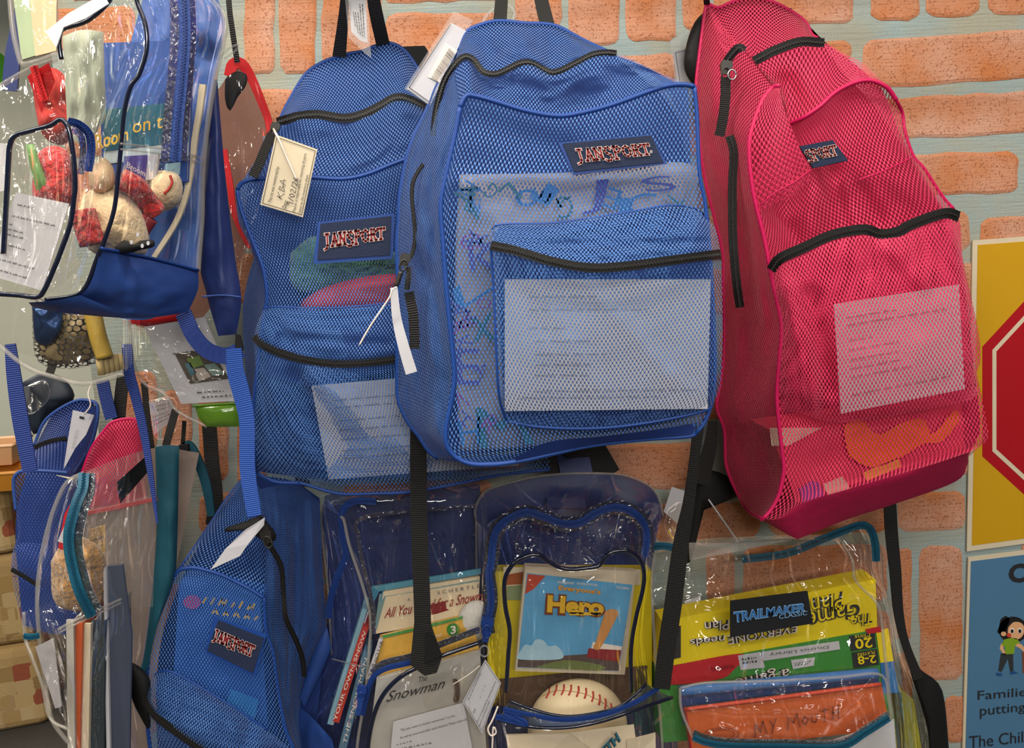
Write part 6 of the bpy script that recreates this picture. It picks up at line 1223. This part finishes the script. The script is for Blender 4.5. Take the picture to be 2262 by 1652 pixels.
for i, x in enumerate((222, 233, 244, 255, 265)):
    V2, F2 = sweep(P(np.array([x - 3, x + 3]), np.array([786 - i, 828 - 3 * i]), np.array([.330 - i * .006] * 2)), .0046, 10)
    tag(mesh(None, 'wooden_dowel', V2, F2, mat('dowel_wood', '#c8b078', .7, .2, 60, .2), True), '%s of the five short wooden dowels beside the gold net roll' % ('leftmost', 'second from the left', 'middle one', 'second from the right', 'rightmost')[i], 'dowel', 'wooden dowels')

o = pillow(None, 'red_cloth', [(70, 170), (120, 150), (165, 200), (175, 280), (140, 320), (95, 300), (78, 240)], .30, .03, mat('red_cotton', '#c03a34', .8, .2, 30, .4), 36, 6, .02); tag(o, 'red cloth bundle behind the red zipper', 'fabric')
o = slab(None, 'white_sheet', [(-60, 310, .33), (22, 318, .33), (14, 420, .33), (-60, 440, .33)], .002, WHITE); tag(o, 'white sheet at the left edge inside the red-zippered bag', 'paper')
# ---------------- E: clear bag with red trim
E = thing('backpack', 'clear plastic backpack with red fabric trim and black strap behind the nearest clear bag', 'backpack', (500, 700), .2, 'clear backpacks')
panel(E, 'front_panel', D([(470, 210), (500, 170), (545, 160), (570, 190)], .24), D([(430, 720), (500, 700), (548, 560)], .22), (), D([(592, 280), (590, 400), (560, 500)], .20), VINW, 24, 34, .008, .012, (5, 5), ((525, 190, 560, 280, .006, 5),), 1.8)
ribbon(E, 'trim', [(505, 168, .215), (515, 142, .215), (535, 142, .215), (556, 175, .21), (575, 220, .205), (592, 265, .20), (596, 300, .20)], [22, 26, 24, 20, 18, 16, 14], REDF, .004)
ribbon(E, 'trim', [(496, 330, .11), (502, 370, .11), (508, 410, .11), (515, 460, .11), (530, 505, .11), (552, 548, .11)], [10, 12, 14, 14, 12, 10], REDF, .004)
pillow(E, 'lining', [(497, 175), (520, 158), (545, 165), (543, 190), (525, 215), (508, 245), (497, 220)], .225, .006, BLACK, 24)
panel(E, 'back_panel', D([(480, 200), (530, 150), (590, 260)], .09), D([(300, 720), (420, 730), (540, 560)], .09), (), (), mat('brown_cloth', '#7c5648', .6, .2, 12, .2), 12, 14)  # brown cloth panel behind the clear front
panel(E, 'base_panel', D([(285, 692), (350, 690), (400, 690)], .22), D([(290, 715), (345, 722), (400, 712)], .22), (), (), REDF, 10, 4, .006)
ribbon(E, 'strap', [(498, -150, .22), (505, 0, .23), (512, 60, .23), (524, 138, .225)], 12, BLACKW)
tl = tube(None, 'clear_tag_loop', [(478, 138, .24), (500, 112, .245), (525, 98, .245), (520, 112, .24), (495, 130, .24)], .0016, CLEARH, 30, 6); tag(tl, 'thin clear plastic loops around the black strap of the red-trimmed bag', 'loop')

# ---------------- F: clear pouch with green base
F_ = thing('backpack', 'clear plastic bag with a bright green base holding a white leaflet', 'backpack', (480, 942), .2, 'clear backpacks')
panel(F_, 'front_panel', D([(285, 700), (350, 712), (460, 700)], .25), D([(389, 905), (440, 893), (530, 888)], .25), D([(292, 790), (318, 846), (365, 872)], .25), D([(500, 790)], .25), VINW, 26, 30, .01, .014, (5, 5), ((300, 800, 400, 880, .01, 10),), 1.3)
panel(F_, 'back_panel', D([(290, 700), (460, 695)], .17), D([(395, 900), (530, 885)], .17), (), (), VINW, 8, 8)
panel(F_, 'base_panel', D([(430, 896), (475, 892), (530, 889)], .252), D([(457, 942), (490, 943), (532, 942)], .252), D([(440, 925)], .252), (), VING, 14, 8, .008)
tube(F_, 'piping', D([(285, 700), (292, 790), (318, 846), (365, 872), (392, 908), (457, 942)], .25), .0024, TUBEC, 40); tube(F_, 'base_binding', D([(425, 897), (475, 893), (530, 890)], .255), .0016, VING, 12)
lf_ = thing('leaflet', 'white leaflet with a small colour photo in the green-based clear bag', 'leaflet', (460, 885), .21)
fq = [(318, 722), (452, 700), (530, 885), (400, 892)]
slab(lf_, 'sheet', D(fq, .225), .0008, WHITE)
slab(lf_, 'photo', D([(386, 782), (464, 770), (506, 836), (420, 848)], .226), .0008, mat('photo_dark', '#4c463a', .5, .3, 40, 0))
for pts, cc in (([(412, 792), (440, 786), (450, 806), (424, 814)], '#6f8c3c'), ([(450, 806), (474, 802), (496, 826), (470, 830)], '#7c9a94'), ([(426, 816), (450, 812), (466, 832), (440, 842)], '#b8aea4'), ([(408, 804), (420, 800), (434, 824), (422, 830)], '#3c7080')):
    slab(lf_, 'photo_block', D(pts, .227), .0006, mat('photo' + cc, cc, .5, .15, 60, 0))
strokes(lf_, 'print', scribble([(.25, .6, .62, .02), (.35, .8, .12, .02), (.4, .9, .06, .02)], 8, step=.012), fq, .2255, INKG, .008)
hk = thing('inventory_card', 'small printed card in a crumpled sleeve under the green-based bag', 'card', (355, 970), .14, 'kit cards')
slab(hk, 'card', D([(330, 890), (375, 880), (385, 900), (380, 930), (340, 960)], .13), .001, mat('card_mauve', '#b0a6aa', .6, .1, 20, 0))
strokes(hk, 'print', scribble([(.05, .9, .85, .05), (.3, .9, .7, .05), (.05, .9, .5, .05), (.05, .9, .36, .05), (.05, .8, .22, .05)], 4, step=.02), [(332, 892), (378, 884), (380, 930), (340, 955)], .1315, INK, .012)
pillow(hk, 'sleeve', [(328, 885), (378, 876), (392, 900), (390, 950), (345, 970)], .13, .006, VINW, 24, 4, .004)

# ---------------- straps crossing on the left
def strap(label, pts, w, m, t=.002, name='hanging_strap'):
    tag(ribbon(None, name, pts, w, m, t), label, 'strap', 'hanging straps')
strap('wide blue strap hanging at the far left below the red-zippered bag', [(22, 760, .30), (30, 830, .30), (45, 930, .30), (66, 1042, .30)], [24, 32, 36, 32], NAVYW)
strap('narrow blue strap crossing the pink bag and the teal strap', [(280, 760, .29), (284, 820, .29), (300, 880, .29), (318, 960, .29), (334, 1060, .29), (347, 1155, .29)], [22, 24, 22, 18, 12, 5], NAVYW)
strap('short blue strap hanging behind the wooden dowels', [(226, 840, .10), (234, 880, .10), (246, 925, .10)], 28, NAVYW)
strap('black strap beside the short blue strap, above the pink bag', [(272, 830, .09), (266, 880, .09), (262, 928, .09)], 28, BLACKW)
strap('thin black strap running down behind the crossing blue strap', [(318, 845, .08), (325, 920, .08), (335, 1000, .08)], 14, BLACKW)
strap('broad black strap hanging against the brick wall beside the teal straps', [(462, 940, .03), (468, 1020, .03), (476, 1100, .03), (470, 1160, .03)], 32, BLACKW)

# ---------------- G: small blue net bag at the left
S = thing('backpack', 'small dark blue net backpack at the left edge with a long barcode tag', 'backpack', (110, 1380), .15, 'net backpacks')
sb, sf = .09, .21
panel(S, 'back_panel', D([(76, 990), (123, 909), (191, 884), (216, 905)], sb), D([(50, 1380), (120, 1400), (190, 1400)], sb), D([(35, 1150)], sb), D([(190, 1100)], sb), BLUEC, 12, 14)
panel(S, 'top_panel', D([(76, 984), (95, 936), (123, 909), (163, 887), (191, 884), (216, 900)], sb), [(76, 990, .15), (109, 976, .16), (147, 969, .165), (185, 980, .15), (200, 990, .13)], (), (), BLUED, 30, 16, .01, .004, (4, 2))
panel(S, 'upper_front_panel', [(76, 990, .15), (109, 976, .16), (147, 969, .165), (185, 980, .15), (200, 990, .13)], D([(30, 1062), (41, 1044), (54, 1040), (95, 1040), (150, 1044)], sf), (), (), BLUED, 30, 14, .006)
panel(S, 'front_panel', D([(30, 1062), (41, 1044), (54, 1040), (95, 1040), (150, 1044)], sf), D([(52, 1385), (100, 1400), (170, 1400)], sf), D([(35, 1127), (40, 1180), (26, 1225), (28, 1290), (40, 1340)], sf), (), BLUED, 30, 40, .012, .006, (3, 4), ((30, 1250, 90, 1290, -.006, 8),), 2.2)
panel(S, 'pocket_flap', D([(26, 1225), (35, 1205), (60, 1198), (110, 1205)], sf + .012), D([(24, 1256), (50, 1270), (85, 1292), (130, 1300)], sf + .02), (), (), BLUED, 20, 10, .012)
panel(S, 'side_panel', [(150, 1044, sf), (175, 1010, .16), (200, 985, .12), (214, 930, sb)], [(170, 1400, sf), (190, 1400, sb)], (), D([(200, 1050)], sb), BLUED, 10, 20)
tube(S, 'piping', D([(35, 1127), (30, 1062), (41, 1044), (54, 1040), (95, 1040), (150, 1044)], sf), .0026, NYLON, 40); tube(S, 'piping', D([(76, 984), (95, 936), (123, 909), (163, 887), (191, 884), (216, 900), (203, 977), (163, 1045)], sb + .004), .0026, NYLON, 60)
zipper(S, [(76, 990, .155), (109, 976, .165), (147, 969, .17)], 12, tw=.25); zipper(S, D([(25, 1258), (50, 1272), (85, 1294)], sf + .024), 9, tw=.25)
st = thing('barcode_tag', 'long white barcode tag hanging on the small dark blue net backpack', 'tag', (150, 1038), .2, 'kit tags')
slab(st, 'card', D([(161, 906), (208, 917), (190, 960), (166, 990), (140, 1038), (150, 970)], .20), .001, WHITE)
barcode(st, [(176, 948), (164, 990), (158, 990), (167, 948)], .2012, 18, 5); slab(st, 'punch_hole', D([(176, 919), (186, 921), (185, 926), (175, 924)], .2012), .0004, INK)
tube(st, 'string', [(186, 915, .205), (200, 895, .205), (195, 870, .20), (203, 845, .18)], .0010, LWHITE, 20, 5)
tp = slab(None, 'cream_zip_tie', D([(124, 1050), (162, 1056), (162, 1060)], .235), .002, CREAM); tag(tp, 'short cream tie end poking out beside the small dark blue backpack', 'zip tie')
# ---------------- H: small pink net bag
Hh = thing('backpack', 'top of a small pink net backpack behind the clear bag with teal zippers', 'backpack', (260, 1110), .1, 'net backpacks')
panel(Hh, 'front_panel', D([(180, 1048), (202, 991), (231, 950), (251, 931), (294, 925), (308, 944), (321, 1001)], .17), D([(180, 1120), (250, 1130), (325, 1110)], .19), (), (), PINKS, 34, 20, .014, .006, (4, 3), ((240, 960, 250, 1020, -.01, 10),), 1.1)
panel(Hh, 'back_panel', D([(180, 1048), (231, 950), (294, 925), (321, 1001)], .11), D([(180, 1120), (250, 1130), (325, 1110)], .11), (), (), PINKC, 12, 10)
tube(Hh, 'piping', D([(180, 1048), (202, 991), (231, 950), (251, 931), (294, 925), (308, 944), (321, 1001)], .17), .0022, PINKP, 40)

# ---------------- I: clear bag with teal zipper
I = thing('backpack', 'clear plastic backpack with a teal zipper and teal straps full of books', 'backpack', (220, 1740), .2, 'clear backpacks')
ib, if_ = .16, .37
ileft = D([(131, 1094), (109, 1154), (90, 1236), (82, 1323), (88, 1420), (100, 1509), (115, 1589), (150, 1640)], if_)
panel(I, 'front_panel', [(152, 1061, if_ - .02), (185, 1045, if_ - .02)], D([(160, 1740), (200, 1745)], if_), ileft, D([(182, 1078), (160, 1150), (153, 1200), (160, 1255), (178, 1309), (205, 1362), (185, 1500), (180, 1620)], if_ + .02), VINW, 20, 50, .01, .012, (3, 8), (), 1.7)
panel(I, 'side_panel', [(185, 1045, if_ - .02), (245, 1018, .30), (300, 1001, .24), (335, 1001, .20)], [(200, 1745, if_), (260, 1745, .28), (330, 1740, .20)], D([(182, 1078), (160, 1150), (153, 1200), (160, 1255), (178, 1309), (205, 1362), (185, 1500), (180, 1620)], if_ + .02), [(345, 1154, .20), (340, 1282, .20), (320, 1446, .20), (300, 1560, .20)], VINW, 80, 140, .0, .014, (5, 8), ((195, 1160, 250, 1060, .01, 7), (200, 1200, 270, 1090, .01, 7), (285, 1230, 300, 1350, .01, 6), (250, 1500, 270, 1640, .01, 7), (200, 1215, 265, 1130, .010, 5), (215, 1075, 245, 1030, .010, 6), (240, 1100, 265, 1040, .010, 5), (310, 1215, 300, 1290, .009, 4), (230, 1230, 262, 1180, .010, 5), (270, 1390, 262, 1480, .009, 5)), 2.8)
panel(I, 'back_panel', D([(190, 1040), (335, 990), (440, 1000)], ib), D([(200, 1740), (330, 1740)], ib), (), D([(400, 1200), (350, 1450)], ib), mat('grey_clear_back', '#8c7c74', .5, .2, 12, .2), 12, 14)
zipper(I, [(185, 1045, .37), (182, 1078, .385), (168, 1113, .395), (153, 1168, .40), (152, 1208, .40), (160, 1255, .40), (176, 1309, .40), (203, 1362, .39)], 24, TEALT, TEALZ, lift=.004, tw=.34)
ribbon(I, 'zipper_border', [(200, 1045, .37), (200, 1085, .38), (186, 1125, .395), (174, 1175, .40), (173, 1215, .40), (182, 1260, .40), (197, 1310, .40), (218, 1350, .39)], 18, VINT, .001)
tube(I, 'piping', [(185, 1045, if_), (152, 1061, if_)] + ileft, .0026, TUBEC, 60)
tube(I, 'seam', [(128, 1390, .40), (170, 1368, .40), (227, 1342, .36), (268, 1323, .32)], .0018, TUBEC, 24); tube(I, 'seam', [(130, 1398, .40), (172, 1376, .40), (229, 1350, .36), (268, 1331, .32)], .0014, TUBEC, 24)
pkt = panel(I, 'pocket', [(52, 1352, .385), (85, 1340, .39), (115, 1345, .40)], [(120, 1605, .40), (150, 1612, .41), (175, 1660, .41)], [(55, 1408, .385), (68, 1445, .39), (92, 1509, .395), (110, 1585, .40)], [(145, 1410, .415), (165, 1500, .42), (170, 1580, .42)], VINW, 20, 34, .01, .012, (3, 6), ((120, 1400, 165, 1540, .008, 8),), 3.9)
tube(I, 'pocket_piping', [(52, 1352, .385), (55, 1408, .385), (68, 1445, .39), (92, 1509, .395), (110, 1585, .40), (148, 1610, .41)], .002, TUBEC, 40)
zipper(I, [(52, 1405, .392), (68, 1407, .395), (86, 1404, .40)], 13, TEALT, TEALZ)
panel(I, 'shoulder_strap', D([(343, 988), (368, 983), (396, 985)], .21), D([(300, 1500), (318, 1500), (328, 1462)], .21), D([(346, 1154), (338, 1282), (318, 1446)], .21), D([(392, 1181), (384, 1282), (343, 1392)], .21), TEALF, 10, 40, .018, .003, (2, 9), (), 5.1)
ribbon(I, 'shoulder_strap', [(404, 985, .12), (418, 985, .12), (436, 1018, .12), (455, 1072, .12), (466, 1140, .12)], [16, 18, 20, 20, 16], TEALF, .006)
slab(I, 'strap_root', D([(392, 985), (414, 982), (420, 1020), (400, 1035)], .14), .01, BLACK)
ribbon(I, 'webbing_strap', [(388, 905, .13), (378, 940, .15), (366, 985, .19)], 17, BLACKW); ribbon(I, 'webbing_strap', [(407, 930, .12), (405, 960, .12), (403, 985, .12)], 9, BLACKW)
slab(I, 'black_flap', [(258, 1065, .30), (325, 1005, .23), (328, 1040, .23), (265, 1112, .29)], .004, BLACK)
pillow(I, 'lower_pad', [(285, 1462), (305, 1470), (331, 1500), (333, 1560), (330, 1612), (308, 1580), (292, 1545), (283, 1500)], .23, .014, BLACK, 30)
o = thing('zip_bag', 'clear zip bag with a pink-red seal line inside the bag with teal straps', 'bag', (260, 1330), .27)
panel(o, 'sheet', [(182, 1125, .33), (260, 1112, .29), (345, 1090, .235)], [(190, 1340, .33), (260, 1345, .29), (338, 1340, .235)], (), (), vinyl('hazy_plastic', '#e8e2da', .2, .12, .6, 20, 10, 1.0), 16, 14, .006, .01, (4, 4))
ribbon(o, 'seal', [(182, 1136, .336), (260, 1120, .297), (346, 1102, .24)], 8, mat('seal_red', '#b85a5c', .5, .1, 20, 0), .003)
o = pillow(None, 'plush_bear', [(112, 1240), (140, 1195), (180, 1185), (225, 1215), (232, 1290), (215, 1340), (160, 1350), (118, 1325)], .32, .03, TAN, 40, 6, .012); tag(o, 'tan furry plush behind the teal zipper', 'toy')
o = slab(None, 'red_white_card', [(142, 1135, .35), (168, 1090, .35), (172, 1125, .35), (138, 1215, .35), (128, 1210, .35)], .003, REDP); tag(o, 'red card with a white stripe at the top of the teal-zippered bag', 'card')
strokes(o, 'white_print', [[(.2, .1), (.8, .6)]], [(145, 1110), (170, 1110), (160, 1200), (135, 1200)], .353, WHITE, .25)
o = slab(None, 'printed_card', [(196, 1170, .325), (232, 1160, .31), (232, 1245, .31), (196, 1262, .325)], .002, mat('card_tan', '#c8a468', .6, .15, 14, 0)); tag(o, 'tan printed card leaning above the plush in the teal-zippered bag', 'card')
strokes(o, 'print', scribble([(.1, .9, .7, .04), (.1, .9, .5, .04), (.1, .8, .3, .04)], 4, step=.03), [(196, 1170, .326), (232, 1160, .311), (232, 1245, .311), (196, 1262, .326)], .32, INK, .02)
def spine(name, label, x0, y0, x1, y1, w, d, m, t=.12):
    th = thing(name, label, 'book', (x1, y1), d, 'books in the teal-zippered bag')
    ribbon(th, 'spine', [(x0, y0, d), ((x0 + x1) / 2, (y0 + y1) / 2, d), (x1, y1, d)], w, m, .004, 8)
    g = ribbon(th, 'cover', [(x0 + w * .5, y0, d - .004), ((x0 + x1) / 2 + w * .5, (y0 + y1) / 2, d - .004), (x1 + w * .5, y1, d - .004)], 2, m, t, 8)
    return th
spine('thin_book', 'pale grey thin book leftmost among the upright books', 154, 1370, 158, 1700, 16, .36, GREYP, .1)
spine('thin_book', 'orange-spined book among the upright books in the teal-zippered bag', 175, 1376, 167, 1700, 15, .352, mat('spine_orange', '#cc5a2c', .5, .15, 30, 0), .1)
spine('thin_book', 'cream book beside the orange spine', 192, 1378, 186, 1700, 17, .344, CREAM, .1)
th = spine('thick_book', 'dark book with faint grey lettering on its spine', 216, 1372, 212, 1700, 32, .334, mat('spine_dark', '#2f383e', .6, .2, 60, .1), .1)
strokes(th, 'print', scribble([(.05, .95, .6, .25), (.1, .9, .2, .25)], 4, step=.02), [(206, 1640), (210, 1390), (226, 1390), (222, 1640)], .336, INKG, .05)
th = thing('large_book', 'tall slate-grey book with a pale edge, rightmost among the upright books', 'book', (260, 1700), .27, 'books in the teal-zippered bag')
slab(th, 'cover', [(232, 1252, .322), (270, 1248, .30), (290, 1400, .285), (285, 1700, .285), (234, 1700, .322)], .006, mat('cover_slate', '#565e70', .45, .1, 10, 0)); slab(th, 'pale_edge', [(228, 1255, .326), (234, 1252, .324), (244, 1700, .324), (236, 1700, .326)], .006, WHITE)
o = slab(None, 'grey_card', [(78, 1430, .375), (118, 1410, .385), (136, 1560, .395), (122, 1565, .39)], .002, mat('card_grey', '#a9a6ac', .5, .08, 12, 0)); tag(o, 'plain grey card in the small clear side pocket', 'card')
o = thing('dark_bag', 'dark crumpled bag with a clear sleeve hanging behind the wide blue strap', 'bag', (90, 920), .06)
pillow(o, 'body', [(48, 845), (90, 825), (140, 835), (165, 880), (120, 910), (80, 960), (62, 930)], .06, .02, mat('dark_navy_cloth', '#1a2432', .6, .2, 30, .3), 30, 5, .008)
ribbon(o, 'strap', [(150, 700, .05), (125, 780, .05), (100, 850, .06)], 18, BLACKW)
pillow(o, 'sleeve', [(52, 855), (100, 840), (108, 880), (70, 915), (55, 900)], .085, .006, VINW, 24, 4, .006)
